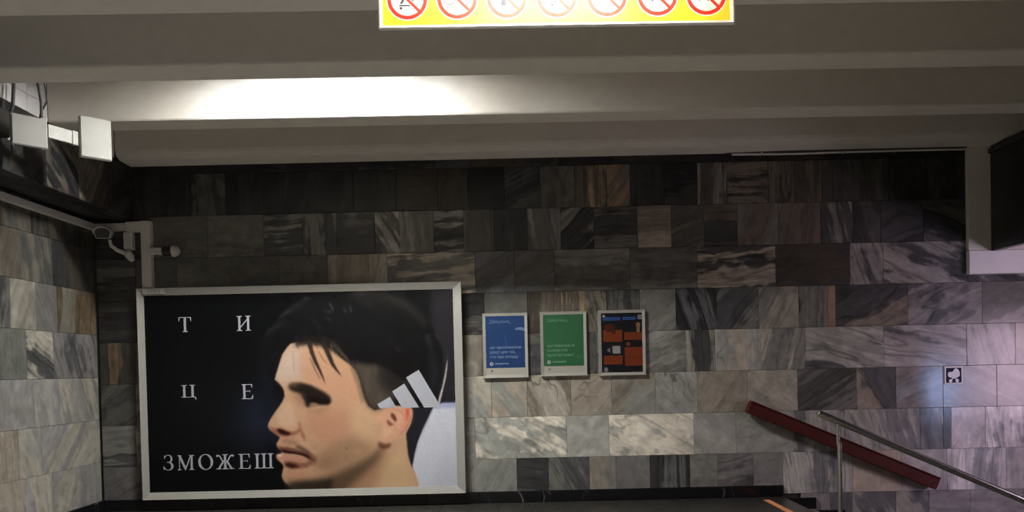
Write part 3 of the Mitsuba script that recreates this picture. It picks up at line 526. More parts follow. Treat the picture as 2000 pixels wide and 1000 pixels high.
for r, s in enumerate(('p20 k9 90 2 .4', 'p20 k9 30 2 .4', 'p18 k6 60 2 .4', 'g12 k4 0 2 .4', 'g8 k3 90 2 .4')):
    for x in (7.75, 8.37):
        z0 = .5275 + .4975 * r
        m, uv = tile_mesh(x + .0018, x + .618, z0 + .0018, z0 + .4957, WALL, .0, s, 'back')
        add('tile', m, 'marble', 'wall_back', uv=uv)

tag('wall_left', 'left wall of pale pinkish marble tiles under a dark overhang', 'wall', kind='structure')
add('backing', bx(SIDE - .25, SIDE - .025, -4.1, WALL + .1, -.2, SLAB + .1), 'grout', 'wall_left')
for z0, z1, edges, styles in LEFT_TILES:
    for a, b, s in zip(edges[:-1], edges[1:], styles):
        m, uv = tile_mesh(a + .0012, b - .0012, z0 + .0012, z1 - .0012, SIDE, rng.uniform(-.001, .0015), s, 'left')
        add('tile', m, 'marble', 'wall_left', uv=uv)
m, uv = tile_mesh(-4, 6.396, .1, 3.5, SIDE, 0, 'g9 g7 90 1 .5', 'left')
add('cladding', m, 'marble', 'wall_left', uv=uv)
# the overhang: dark slabs below the soffits, white glazed tiles above them
HANG = -4.48
add('overhang', bx(SIDE - .02, HANG - .026, -4, WALL, 3.48, SLAB), 'grout', 'wall_left')
y = WALL - .004
for k, s in enumerate(('k1.5 k2.5 30 2 .4', 't3.5 t9 60 2 .4', 'k2 t7 140 2 .35', 't5 k2 40 3 .4', 'k1.6 k3 150 2 .4', 'k2 g5 30 2 .4')):
    m, uv = tile_mesh(y - .56 + .002, y - .002, 3.482, 4.106, HANG, .0, s, 'left')
    add('overhang_slab', m, 'dull_marble', 'wall_left', uv=uv)
    y -= .56
m, uv = tile_mesh(-4, y - .002, 3.482, 4.106, HANG, .0, 'k2 g5 30 2 .4', 'left')
add('overhang_slab', m, 'dull_marble', 'wall_left', uv=uv)
m, uv = tile_mesh(-4, WALL, SIDE, HANG, 0, .0, 'k1.6 k3 0 2 .4', 'left')
v = np.array(m.vertices)
m.vertices = np.stack([v[:, 2], v[:, 1], 3.478 - v[:, 0]], 1)
add('overhang_soffit', m, 'dull_marble', 'wall_left', uv=uv)
for y0 in [6.64, 6.84, 7.04, 7.24, 7.44, 7.88, 8.08, 8.28, 8.48, 8.68]:
    for z0 in np.arange(4.112, 4.8, .17):
        add('ceramic_tile', bx(HANG - .02, HANG, y0 + .002, min(y0 + .198, 7.56 if y0 < 7.6 else 8.82), z0 + .002, z0 + .168, .002), 'ceramic', 'wall_left')

tag('wall_right', 'white pilaster and lintel with a dark hanging panel over the stairs', 'wall', kind='structure')
add('header', bx(5.452, 9.04, 9.14, WALL - .004, 2.887, SOFFIT + .02, .004), 'plaster', 'wall_right')
add('lintel', bx(5.452, 9.04, 9.128, WALL - .004, 2.606, 2.883, .006), 'sign_frame', 'wall_right', label='white lintel over the stairs')
add('hanging_panel', bx(5.715, 5.80, -4.0, 9.13, 2.872, SOFFIT + .004, .003), 'dark_panel', 'wall_right', label='dark hanging panel')
add('panel_trim', bx(5.685, 5.715, -4.0, 9.13, 4.02, 4.07, .003), 'rubber_cable', 'wall_right')
tag('wall_far', 'plain far wall of the stair hall', 'wall', kind='structure')
add('wall', bx(9.05, 9.25, -4.1, WALL + .1, -2.7, SLAB + .1), 'dark_granite', 'wall_far')
tag('wall_added_blocker', 'added unseen dark blocker that keeps the screen light off the hall', 'wall', kind='structure')
add('wall', bx(6.2, 6.5, 3.4, 6.5, -2.6, SLAB), 'dark_granite', 'wall_added_blocker')  # unseen blocker, added to keep the pink screen light off the left
tag('wall_rear', 'plain rear wall of the hall', 'wall', kind='structure')
add('wall', bx(-5.2, 9.2, -4.2, -4.0, -.2, SLAB + .1), 'granite', 'wall_rear')

tag('baseboard_back', 'black polished marble plinth along the back wall with thin white veins', 'baseboard', kind='structure')
xs = [-4.94, -3.9, -3.2, -2.45, -1.7, -1.05, -.42, .33, 1.05, 1.72, 2.35, 3.222]
for a, b in zip(xs[:-1], xs[1:]):
    add('slab', bx(a + .001, b - .001, WALL - .03, WALL + .004, .002, .137, .003), 'black_marble', 'baseboard_back')
for i in range(14):
    x0 = EDGE + .345 * i + .06
    add('slab', bx(x0, x0 + .335, WALL - .03, WALL + .004, -.155 * (i + 1) + .002, -.155 * (i + 1) + .134, .003), 'black_marble', 'baseboard_back')
tag('baseboard_left', 'black polished marble plinth along the left wall', 'baseboard', kind='structure')
for a, b in ((8.4, 9.165), (7.6, 8.4), (6.8, 7.6), (-4, 6.8)):
    add('slab', bx(SIDE - .004, SIDE + .03, a + .001, b - .001, .002, .137, .003), 'black_marble', 'baseboard_left')

# ------------------------------------------------------------------ ceiling lamps


def ceiling_lamp(x, y, radiance, label, group=None):
    t = thing('ceiling_lamp', label, 'lamp', group)
    add('housing', cat(bx(x - .66, x + .66, y - .075, y + .075, 4.74, SLAB), bx(x - .66, x + .66, y - .075, y - .068, 4.70, 4.74), bx(x - .66, x + .66, y + .068, y + .075, 4.70, 4.74)), 'white_metal', t)
    v = np.array([[x - .645, y - .062, 4.738], [x + .645, y - .062, 4.738], [x + .645, y + .062, 4.738], [x - .645, y + .062, 4.738]])
    add('diffuser', trimesh.Trimesh(v, [[0, 2, 1], [0, 3, 2]], process=False), 'white_metal', t, emitter={'type': 'area', 'radiance': col(radiance)})
    for i in range(7):
        f = x - .66 + .22 * i
        add('added_fin', bx(f - .002, f + .002, y - .067, y + .067, 4.712, 4.736), 'white_metal', t)  # invented fins that trim the light sent sideways


ceiling_lamp(*LAMP_AT[0], LAMP_RADIANCE, 'bright strip lamp between the ceiling beams that lights the beam face above the billboard')
ceiling_lamp(*LAMP_AT[1], FILL_RADIANCE, 'unseen strip lamp added for fill between the beams just in front of the yellow light box')
ceiling_lamp(*LAMP_AT[2], FILL_RADIANCE, 'unseen strip lamp added for fill between the beams at the rear of the hall')

# ------------------------------------------------------------------ hanging light box with prohibition signs
SY = 4.60                                     # its front
t = thing('prohibition_sign', 'hanging yellow light box with a row of seven red prohibition circles', 'sign')
SX0, SX1, SZ0, SZ1 = -.742, 1.367, 3.628, 4.09
fw = .03


def tilt(m):
    """The box hangs slightly lower at its left end."""
    m = m.copy()
    v = np.array(m.vertices)
    v[:, 2] -= .0065 * (v[:, 0] - SX0)
    m.vertices = v
    return m


border = rect(SX0, SZ0, SX1, SZ1).buffer(-.008).buffer(.008).difference(rect(SX0 + fw, SZ0 + fw, SX1 - fw, SZ1 - fw))
add('frame', tilt(moved(flat(border.difference(rect(SX0 + .007, SZ0 + .007, SX1 - .007, SZ1 - .007)), .02), 0, SY)), 'sign_frame', t)
rim = rect(SX0 + .0065, SZ0 + .0065, SX1 - .0065, SZ1 - .0065).difference(rect(SX0 + fw - .004, SZ0 + fw - .004, SX1 - fw + .004, SZ1 - fw + .004))
add('glowing_rim', moved(tilt(sheet(rim)), 0, SY - .006), 'film_white', t)
ring0 = [(SX0 + .006, SZ0 + .006), (SX1 - .006, SZ0 + .006), (SX1 - .006, SZ1 - .006), (SX0 + .006, SZ1 - .006)]
ring1 = [(SX0 + .10, SZ0 + .095), (SX1 - .10, SZ0 + .095), (SX1 - .10, SZ1 - .03), (SX0 + .10, SZ1 - .03)]
sv = np.array([(a, SY + yy, c) for rg, yy in ((ring0, .0), (ring0, .008), (ring1, .165)) for a, c in rg])
sf = [f for r in (0, 4) for i in range(4) for f in ([r + i, r + (i + 1) % 4, r + 4 + (i + 1) % 4], [r + i, r + 4 + (i + 1) % 4, r + 4 + i])] + [[8, 9, 10], [8, 10, 11]]
add('housing', tilt(trimesh.Trimesh(sv, sf, process=False)), 'sign_frame', t)
for x in (-.4, 1.0):
    add('hanger', bx(x - .012, x + .012, SY + .07, SY + .094, SZ1 - .03, SLAB, .003), 'steel', t)
xc, zc = (SX0 + SX1) / 2, (SZ0 + SZ1) / 2
for half, z0, z1, rad in ((.86, .02, .12, SIGN_RADIANCE), (.40, -.13, -.02, SIGN_CENTRE_RADIANCE)):
    add('lamp_bar', tilt(bx(xc - half - .06, xc + half - .06, SY + .125, SY + .145, zc + z0, zc + z1)), 'sign_frame', t, emitter={'type': 'area', 'radiance': col(rad)})


def film(c, trans):
    return {'type': 'principledthin', 'base_color': col(c), 'roughness': 0.6, 'diff_trans': trans, 'spec_trans': 0.0, 'eta': 1.3}


scene['film_yellow'] = film([.93, .74, .05], 1.1)
scene['film_white'] = film([.93, .93, .92], 1.1)
scene['film_red'] = film([.82, .045, .036], 1.1)
scene['film_grey'] = film([.045, .045, .05], 1.1)
CX = [-.57, -.274, .021, .317, .615, .914, 1.203]
CZ0 = 3.806
discs = [Point(x, CZ0).buffer(.126, 48) for x in CX]
field = rect(SX0 + fw - .004, SZ0 + fw - .004, SX1 - fw + .004, SZ1 - fw + .004)
yellow = field
ring_w = .0215


def ell(x, z, rx, rz=None, n=16):
    return affinity.scale(Point(x, z).buffer(1, n), rx, rz or rx)


def line(pts, w):
    return LineString(pts).buffer(w / 2, 4)


PICTO = [
    # person on a skateboard
    shapely.union_all([line([(-.045, -.036), (.052, -.036)], .007), ell(-.038, -.052, .008), ell(.044, -.052, .008), line([(-.035, -.022), (-.008, .02), (-.02, .05)], .012), line([(-.008, .02), (.03, .0), (.034, -.03)], .010), ell(-.012, .075, .014)]),
    # bicycle
    shapely.union_all([ell(-.045, .0, .036).difference(ell(-.045, .0, .032)), ell(.045, .0, .036).difference(ell(.045, .0, .032)), line([(-.045, 0), (-.015, .045), (.03, .045), (.045, 0)], .005), line([(-.015, .045), (.0, .0)], .005)]),
    # bulky luggage
    shapely.union_all([rect(-.034, -.046, -.006, .05), Polygon([(.026, -.044), (.058, -.044), (.026, -.004)]), line([(.05, .0), (.062, .03)], .006), ell(-.02, .072, .016)]),
    # running on the escalator
    shapely.union_all([Polygon([(-.036, -.052), (-.018, -.052), (-.018, -.038), (-.004, -.038), (-.004, -.024), (.012, -.024), (.012, -.01), (.026, -.01), (.026, .006), (.006, .006), (.006, -.008), (-.01, -.008), (-.01, -.022), (-.022, -.022), (-.022, -.038), (-.036, -.038)]), line([(-.03, .0), (-.012, .035), (.01, .055)], .010), ell(.02, .08, .013)]),
    # fishing rod
    shapely.union_all([line([(.004, -.05), (.014, -.005), (.02, .03)], .005), line([(-.03, .06), (.04, .02)], .006)]),
    # dog
    shapely.union_all([line([(-.030, -.028), (-.018, .01)], .012), line([(-.016, -.024), (-.006, .01)], .009), line([(.040, -.030), (.026, -.012), (.03, .01)], .014), ell(.0, .018, .05, .024), ell(-.048, .04, .02, .016)]),
    # dangerous goods
    shapely.union_all([ell(-.040, -.022, .012).difference(ell(-.040, -.022, .008)), line([(-.052, -.002), (-.018, -.002)], .006), line([(-.022, -.03), (-.016, .03)], .006), line([(.012, -.03), (.024, .04)], .014), ell(-.02, .06, .022)]),
]
for i, (x, d) in enumerate(zip(CX, discs)):
    yellow = yellow.difference(d)
    outer, inner = Point(x, CZ0).buffer(.118, 48), Point(x, CZ0).buffer(.118 - ring_w, 48)
    bar = affinity.rotate(rect(x - .115, CZ0 - .0085, x + .115, CZ0 + .0085), -45, origin=(x, CZ0)).intersection(outer)
    red = outer.difference(inner).union(bar)
    pic = affinity.translate(PICTO[i], x, CZ0).intersection(inner).difference(bar.buffer(.004))
    white = d.difference(red).difference(pic)
    white = white.intersection(field)
    k = add('prohibition_circle', moved(tilt(sheet(red.intersection(field))), 0, SY - .004), 'film_red', t)
    add('white_ground', moved(tilt(sheet(white)), 0, SY - .004), 'film_white', k)
    for piece in parts_of(pic):
        add('pictogram', moved(tilt(sheet(piece)), 0, SY - .004), 'film_grey', k)
add('yellow_face', moved(tilt(sheet(yellow)), 0, SY - .004), 'film_yellow', t)

# ------------------------------------------------------------------ billboard
BX0, BX1, BZ0, BZ1, BF = -4.40, -.576, .146, 2.647, 9.075      # outer edges, front
IX0, IX1, IZ0, IZ1 = -4.327, -.676, .231, 2.562
b = thing('billboard', 'large framed billboard with a portrait of a dark-haired man on black beside Cyrillic words', 'billboard')


def mitred(x0, x1, z0, z1, a0, a1, c0, c1, front, back, inset):
    """Four frame bars with mitred corners; the front slopes in a little towards the picture."""
    O, I = [(x0, z0), (x1, z0), (x1, z1), (x0, z1)], [(a0, c0), (a1, c0), (a1, c1), (a0, c1)]
    bars = []
    for k in range(4):
        o0, o1, i1, i0 = O[k], O[(k + 1) % 4], I[(k + 1) % 4], I[k]
        pts = [(q[0], yy, q[1]) for q in (o0, o1) for yy in (front, back)] + [(q[0], yy, q[1]) for q in (i1, i0) for yy in (front + inset, back)]
        bars.append(trimesh.convex.convex_hull(np.array(pts)))
    return bars


for m in mitred(BX0, BX1, BZ0, BZ1, IX0, IX1, IZ0, IZ1, BF - .012, WALL - .004, .030):
    add('frame_bar', m, 'frame_paint', b)
add('label_plate', bx(-4.325, -4.05, BF - .016, BF - .011, 2.578, 2.642, .001), 'frame_silver', b, label='small grey number label')
add('label_number', words('17802-2', .036, -4.27, BF - .0162, 2.592, depth=.001), 'black_plastic', f'{b}__label_plate')

# the printed sheet: its inks are laid out on a grid in fractions of the sheet
NU, NV = 640, 404
gu, gv = np.meshgrid(np.linspace(0, 1, NU), np.linspace(0, 1, NV))
ink = np.zeros((NV, NU, 3))
ink[:] = np.array([7, 8, 10]) / 255


def lay(mask, c, soft, alpha):
    global ink
    m = gaussian_filter(mask.astype(float), soft) if soft > 0 else mask.astype(float)
    m = (np.clip(m, 0, 1) * alpha)[..., None]
    ink = ink * (1 - m) + np.array(c) / 255.0 * m


def inside(g):
    x0, z0, x1, z1 = g.bounds
    sel = (gu >= x0) & (gu <= x1) & (gv >= z0) & (gv <= z1)
    out = np.zeros(gu.shape, bool)
    out[sel] = shapely.contains_xy(g, gu[sel], gv[sel])
    return out


def spot(cx, cv, rx, rv, deg, c, alpha):
    a = math.radians(deg)
    dx, dv = (gu - cx) * (IX1 - IX0), (gv - cv) * (IZ1 - IZ0)
    p, q = dx * math.cos(a) + dv * math.sin(a), -dx * math.sin(a) + dv * math.cos(a)
    e = np.exp(-((p / (rx * (IX1 - IX0))) ** 2 + (q / (rv * (IZ1 - IZ0))) ** 2))
    global ink
    m = (e * alpha)[..., None]
    ink = ink * (1 - m) + np.array(c) / 255.0 * m


for (x, z), (rx, rz), deg, c, al in PRINT_SPOTS[:5]:
    spot(x / 2000, z / 2000, rx / 2000, rz / 2000, deg, c, al)
skin_edge = None
for pts, c, soft, al in PRINT_LAYERS:
    g = Polygon([(x / 2000, z / 2000) for x, z in pts])
    g = g if g.is_valid else g.buffer(0)
    m = inside(g)
    if skin_edge is not None and sum(c) > 290 and soft >= 3:      # skin tones stay within the printed head
        m = np.clip(gaussian_filter(m.astype(float), soft), 0, 1) * skin_edge
        soft = 0
    lay(m, c, soft, al)
    if tuple(c) == (172, 136, 110):
        skin_edge = gaussian_filter(inside(g).astype(float), 1.2)
for (x, z), (rx, rz), deg, c, al in PRINT_SPOTS[5:]:
    spot(x / 2000, z / 2000, rx / 2000, rz / 2000, deg, c, al)
AS = (IZ1 - IZ0) / (IX1 - IX0)
for pts, c, widths, soft, al in PRINT_STROKES:
    p = np.array(pts, float) / 2000
    n = np.linspace(0, len(p) - 1, 40)
    px, pz = np.interp(n, np.arange(len(p)), p[:, 0]), np.interp(n, np.arange(len(p)), p[:, 1])
    pw = np.interp(n, np.linspace(0, len(p) - 1, len(widths)), widths) / 605 / 2
    g = shapely.union_all([affinity.scale(Point(a, c2).buffer(1, 6), w, w / AS) for a, c2, w in zip(px, pz, pw)])
    lay(inside(g), c, soft, al)
# fine hair strands printed over the dark hair
hr = np.random.default_rng(5)
tone = meshkit.fbm(np.stack([gu * 70 + gv * 30, gv * 18 - gu * 20, gu * 0], -1), 3, 2)
dark = np.clip(1 - ink.mean(-1) * 7, 0, 1)[..., None] * (gu > .38)[..., None]
ink = ink * (1 + dark * (tone[..., None] - .5) * .9)
skin = meshkit.fbm(np.stack([gu * 160, gv * 100, gu * 0], -1), 3, 4)[..., None] - .5
ink = np.clip(ink * (1 + .05 * skin), 0, 1)
lin = np.where(ink < .04045, ink / 12.92, ((ink + .055) / 1.055) ** 2.4)
PRINT_GAIN = 1.2
lin = np.minimum(lin * PRINT_GAIN, .92)
pv = np.stack([IX0 - .01 + gu * (IX1 - IX0 + .02), np.full_like(gu, BF + .022), IZ0 - .01 + gv * (IZ1 - IZ0 + .02)], -1).reshape(-1, 3)
ii = np.arange(NU * NV).reshape(NV, NU)
qa, qb, qc, qd = ii[:-1, :-1].ravel(), ii[:-1, 1:].ravel(), ii[1:, 1:].ravel(), ii[1:, :-1].ravel()
pf = np.vstack([np.stack([qa, qb, qc], 1), np.stack([qa, qc, qd], 1)])
scene['print_ink'] = {'type': 'twosided', 'bsdf': {'type': 'principled', 'base_color': {'type': 'mesh_attribute', 'name': 'vertex_color'}, 'roughness': 0.45, 'specular': 0.08}}
add('printed_sheet', (pv, pf), 'print_ink', b, color=lin.reshape(-1, 3))
add('backing_board', bx(IX0 - .02, IX1 + .02, BF + .024, WALL - .006, IZ0 - .02, IZ1 + .02), 'frame_paint', b)


# serif capitals drawn in a unit-high em
def serif_letter(ch):
    S, h, sw = .155, .05, .11                 # stem, hairline, serif overhang

    def stem(x, top=True, bot=True, w=S):
        g = [rect(x - w / 2, 0, x + w / 2, 1)]
        for on, z in ((bot, 0), (top, 1 - h)):
            if on:
                g.append(rect(x - w / 2 - sw, z, x + w / 2 + sw, z + h))
                zz = z + h if z == 0 else z
                s = .05 if z == 0 else -.05
                g.append(Polygon([(x - w / 2 - .06, zz), (x + w / 2 + .06, zz), (x + w / 2, zz + s), (x - w / 2, zz + s)]))
        return shapely.union_all(g)
    if ch == 'Т':
        return shapely.union_all([stem(.41, top=False), rect(0, 1 - h, .82, 1), Polygon([(0, 1), (.10, 1), (.03, .72), (0, .72)]), Polygon([(.82, 1), (.72, 1), (.79, .72), (.82, .72)])])
    if ch == 'И':
        return shapely.union_all([stem(.19), stem(.79), Polygon([(.19, .10), (.19, .22), (.79, .90), (.79, .78)])])
    if ch == 'Ц':
        return shapely.union_all([stem(.19), stem(.72), rect(.19, 0, .90, h), Polygon([(.80, 0), (.95, 0), (.95, -.20), (.90, -.20), (.86, -.04)])])
    if ch == 'Ш':
        return shapely.union_all([stem(.19), stem(.64), stem(1.09), rect(.19, 0, 1.09, h)])
    if ch == 'Е':
        return shapely.union_all([stem(.19), rect(.19, 1 - h, .72, 1), Polygon([(.60, 1), (.72, 1), (.72, .74), (.69, .74)]), rect(.19, 0, .76, h), Polygon([(.62, 0), (.76, 0), (.78, .28), (.74, .28)]),
                                  rect(.19, .50, .58, .50 + h), Polygon([(.58, .64), (.54, .55), (.54, .50), (.58, .40)])])
    if ch == 'О':
        return ell(.5, .5, .50, .52, 32).difference(affinity.rotate(ell(.5, .5, .325, .465, 32), 6))
    if ch == 'М':
        return shapely.union_all([stem(.15, w=.06), stem(1.03), Polygon([(.05, 1), (.24, 1), (.60, .22), (.60, .0), (.53, .0)]), Polygon([(.53, 0), (.60, 0), (1.03, 1), (.94, 1), (.56, .12)])])
    if ch == 'З':
        up = ell(.30, .745, .30, .27, 24).difference(ell(.27, .745, .185, .225, 24)).difference(Polygon([(-.1, .90), (.27, .76), (.27, .30), (-.1, .30)]))
        lo = ell(.30, .265, .36, .285, 24).difference(ell(.26, .265, .225, .235, 24)).difference(Polygon([(-.2, .12), (.25, .24), (.25, .8), (-.2, .8)]))
        return shapely.union_all([up, lo, rect(.18, .50, .36, .55), Polygon([(.0, .74), (.04, .74), (.09, .90), (.02, .98), (.0, .98)]), Polygon([(-.06, .02), (-.02, .02), (.03, .12), (-.02, .28), (-.06, .28)])])
    if ch == 'Ж':
        g = [stem(.62)]
        for s in (-1, 1):
            def m(pts):
                return [(.62 + s * (x - .62), z) for x, z in pts]
            g.append(LineString(m([(.62, .50), (.78, .54), (.88, .72), (.96, .88), (1.06, .93)])).buffer(.045))
            g.append(Point(m([(1.12, .90)])[0]).buffer(.075))
            g.append(Polygon(m([(.66, .54), (.78, .56), (1.10, .05), (1.22, .05), (1.22, 0), (.86, 0), (.86, .05), (.95, .05)])))
        return shapely.union_all(g)


for ch, x, z, w, h in BILLBOARD_LETTERS:
    g = serif_letter(ch)
    x0, _, x1, _ = g.bounds
    W, H = w / 2000 * (IX1 - IX0), h / 2000 * (IZ1 - IZ0)
    if ch == 'Ц':
        H /= 1.2
        z += h * .17
    g = affinity.scale(affinity.translate(g, -x0, 0), W / (x1 - x0), H, origin=(0, 0))
    g = affinity.translate(g, IX0 + x / 2000 * (IX1 - IX0), IZ0 + z / 2000 * (IZ1 - IZ0))
    add('letter', moved(flat(g, .0015), 0, BF + .0218), 'print_text', b)
for bar in LOGO_BARS:
    g = Polygon([(IX0 + x / 2000 * (IX1 - IX0), IZ0 + z / 2000 * (IZ1 - IZ0)) for x, z in bar])
    add('emblem_bar', moved(flat(g, .0015), 0, BF + .0218), 'print_white', b, label='white slanted bar of the three-bar emblem')

# ------------------------------------------------------------------ three framed notices


def notice(x0, x1, z0, z1, label):
    k = thing('poster', label, 'poster')
    f = WALL - .035
    for m in mitred(x0, x1, z0, z1, x0 + .035, x1 - .035, z0 + .035, z1 - .035, f, WALL - .002, .008):
        add('frame_bar', m, 'frame_silver', k)
    return k, f + .012


def on(k, name, g, y, mat, label=None):
    return add(name, moved(flat(g, .0012), 0, y), mat, k, label=label)


scene['ink_blue'] = plastic([0.0187, 0.0446, 0.137], .6, .12)
scene['ink_green'] = plastic([.03, .11, .05], .6, .12)
scene['ink_night'] = plastic([0.0084, 0.0084, 0.0112], .6, .12)
scene['ink_orange'] = plastic([0.16, 0.0315, 0.0118], .6, .12)
scene['ink_brown'] = plastic([0.0585, 0.0135, 0.0081], .6, .12)
scene['ink_peach'] = plastic([0.21, 0.109, 0.0588], .6, .12)
scene['ink_royal'] = plastic([0.0252, 0.0588, 0.193], .6, .12)
scene['ink_grey'] = plastic([0.252, 0.252, 0.245], .6, .12)
scene['ink_pale_blue'] = plastic([0.136, 0.192, 0.322], .6, .12)
scene['ink_pale_green'] = plastic([0.128, 0.247, 0.158], .6, .12)
scene['ink_deep_green'] = plastic([.035, .125, .058], .6, .12)
scene['ink_cream'] = plastic([0.372, 0.353, 0.316], .45)
scene['ink_lilac'] = plastic([0.171, 0.156, 0.19], .6, .12)

for (x0, x1, z0, z1), ground, pale, first, body, foot_label, lab in (
        ((-.336, .199, 1.499, 2.27), 'ink_blue', 'ink_pale_blue', 'Дякуємо,', ('що притримуєте', 'двері для тих,', 'хто йде позаду'), '', 'blue poster in a silver frame, the one nearest the billboard'),
        ((.351, .902, 1.506, 2.272), 'ink_green', 'ink_pale_green', 'Дякуємо,', ('що поважаєте', 'особистий', 'простір інших'), '', 'green poster in a silver frame between the blue and the black poster')):
    k, y = notice(x0, x1, z0, z1, lab)
    a0, a1, c0, c1 = x0 + .033, x1 - .033, z0 + .033, z1 - .033
    on(k, 'foot_margin', rect(a0, c0, a1, c0 + .085), y, 'ink_cream', 'white margin below the coloured field')
    on(k, 'colour_field', rect(a0, c0 + .085, a1, c1), y, ground)
    y -= .0012
    w = a1 - a0
    m = words(first, .040, a0 + .045, y, c1 - .085)
    add('heading', m, pale, k)
    if ground == 'ink_blue':
        on(k, 'printed_curve', line([(a0 + .22, c1 - .22), (a0 + .245, c1 - .30), (a0 + .25, c1 - .36)], .012), y, 'ink_royal')
        on(k, 'printed_cloud', shapely.union_all([ell(a1 - .055, c1 - .155, .05, .018), ell(a1 - .02, c1 - .165, .02, .018), ell(a1 - .09, c1 - .162, .03, .010)]).intersection(rect(a0, c0, a1, c1)), y, 'ink_pale_blue')
    else:
        on(k, 'printed_curve', line([(a0 + .235, c1 - .18), (a0 + .21, c1 - .24), (a0 + .20, c1 - .33)], .014), y, 'ink_deep_green')
        on(k, 'printed_shade', ell(a1 - .07, c0 + .19, .06, .022), y, 'ink_deep_green')
    for i, s in enumerate(body):
        m = words(s, .034, 0, 0, 0, bold=True)
        add('line_of_text', moved(m, a0 + .045, y, c0 + .315 - .056 * i), pale, k)
    on(k, 'round_emblem', ell(a0 + .065, c0 + .135, .022).difference(ell(a0 + .068, c0 + .137, .009)), y, 'print_white')
    on(k, 'small_print', rect(a0 + .105, c0 + .128, a0 + .27, c0 + .144), y, pale)
    add('station_mark', words('М', .022, a0 + .055, y + .001, c0 + .038, bold=True), 'black_plastic', k)

k, y = notice(1.044, 1.602, 1.498, 2.275, 'black poster with orange speech boxes in a silver frame, right of the green one')
X = lambda u: 1.044 + u / 88 * .558           # noqa: E731
Z = lambda v: 2.275 - v / 126 * .777          # noqa: E731
R = lambda u0, v0, u1, v1, r=.012: rect(X(u0), Z(v1), X(u1), Z(v0)).buffer(-r).buffer(r)   # noqa: E731
on(k, 'night_field', rect(X(4.5), Z(121), X(83.5), Z(5)), y, 'ink_night')
y -= .0012
on(k, 'heading_bar', R(9, 13, 42, 20, .004), y, 'ink_royal')
on(k, 'heading_bar', R(46, 13, 71, 19.5, .004), y, 'ink_royal')
on(k, 'corner_mark', ell(X(10.5), Z(11), .018), y, 'ink_grey')
on(k, 'corner_mark', R(74, 9.5, 83, 18.5, .006), y, 'ink_lilac')
on(k, 'speech_box', R(9, 38, 45, 61), y, 'ink_orange')
on(k, 'speech_box', R(48.5, 43, 83, 58), y, 'ink_orange')
on(k, 'speech_box', R(49, 72, 83, 90), y, 'ink_orange')
on(k, 'speech_box', R(49, 90.5, 83, 108), y, 'ink_orange')
on(k, 'speech_box', R(9.5, 87.5, 44.5, 105), y, 'ink_orange')
y -= .0012
on(k, 'brown_head', shapely.union_all([ell(X(21), Z(34), .062, .048), ell(X(28), Z(40), .03, .035)]), y, 'ink_brown')
on(k, 'peach_figure', shapely.union_all([ell(X(75), Z(28.5), .028), rect(X(72), Z(43), X(78), Z(30))]), y, 'ink_peach')
on(k, 'orange_head', ell(X(56), Z(66), .026), y, 'ink_orange')
on(k, 'square_patch', R(26, 69, 41, 84, .008), y, 'ink_grey')
on(k, 'cone_mark', Polygon([(X(15), Z(77)), (X(21.5), Z(72)), (X(21.5), Z(82))]), y, 'ink_lilac')
on(k, 'round_emblem', ell(X(13.5), Z(115), .024, .03), y, 'ink_lilac')

# ------------------------------------------------------------------ pram sign
k = thing('pram_sign', 'small square dark blue sign with a white pram on the marble wall above the handrail', 'sign')
scene['sign_blue'] = plastic([.020, .026, .060], .6, .12)
scene['sign_white'] = plastic([.72, .72, .74], .35)
x0, x1, z0, z1 = 5.176, 5.398, 1.303, 1.518
add('plate', bx(x0, x1, WALL - .012, WALL - .001, z0, z1, .004), 'sign_white', k)
on(k, 'blue_field', rect(x0 + .019, z0 + .017, x1 - .019, z1 - .021), WALL - .0118, 'sign_blue')
U = lambda u: x0 + (u - 258) / 398 * .222     # noqa: E731
V = lambda v: z1 - (v - 165) / 400 * .215     # noqa: E731
body = Polygon([(U(a), V(c)) for a, c in ((333, 330), (345, 305), (365, 298), (430, 297), (455, 270), (470, 235), (495, 217), (530, 228), (560, 260), (578, 305), (580, 370), (565, 400), (535, 415), (500, 422), (480, 440), (440, 440), (420, 422), (360, 408), (338, 385))])
pram = shapely.union_all([body.buffer(.003), line([(U(445), V(430)), (U(395), V(485))], .010), line([(U(485), V(430)), (U(525), V(485))], .010)])
on(k, 'pram_body', pram, WALL - .0130, 'sign_white')
on(k, 'pram_wheel', ell(U(388), V(492), .0205), WALL - .0130, 'sign_white')
on(k, 'pram_wheel', ell(U(528), V(488), .0215), WALL - .0130, 'sign_white')

# ------------------------------------------------------------------ folded ramp on the wall
k = thing('folding_ramp', 'dark red folded wheelchair ramp fixed slanting on the marble wall beside the stairs', 'ramp')
p0, p1 = np.array([2.80, 1.105]), np.array([5.035, .135])
d = (p1 - p0) / np.linalg.norm(p1 - p0)
Lr = np.linalg.norm(p1 - p0)
ang = math.atan2(d[1], d[0])


def along(m, y):
    """From the ramp's own length and height to the wall."""
    v = np.array(m.vertices)
    m.vertices = np.stack([p0[0] + v[:, 0] * math.cos(ang) - v[:, 2] * math.sin(ang), y + v[:, 1], p0[1] + v[:, 0] * math.sin(ang) + v[:, 2] * math.cos(ang)], 1)
    return m


add('channel', along(bx(0, Lr, -.09, 0, -.085, .065, .006), WALL - .035), 'red_paint', k)
add('edge_flange', along(bx(.01, Lr - .01, -.105, -.09, -.085, -.07, .003), WALL - .035), 'red_paint', k)
add('edge_flange', along(bx(.01, Lr - .01, -.105, -.09, .05, .065, .003), WALL - .035), 'red_paint', k)
for s in (.3, 1.2, 2.1):
    add('wall_bracket', along(bx(s, s + .06, 0, .034, -.05, .04), WALL - .035), 'black_plastic', k)

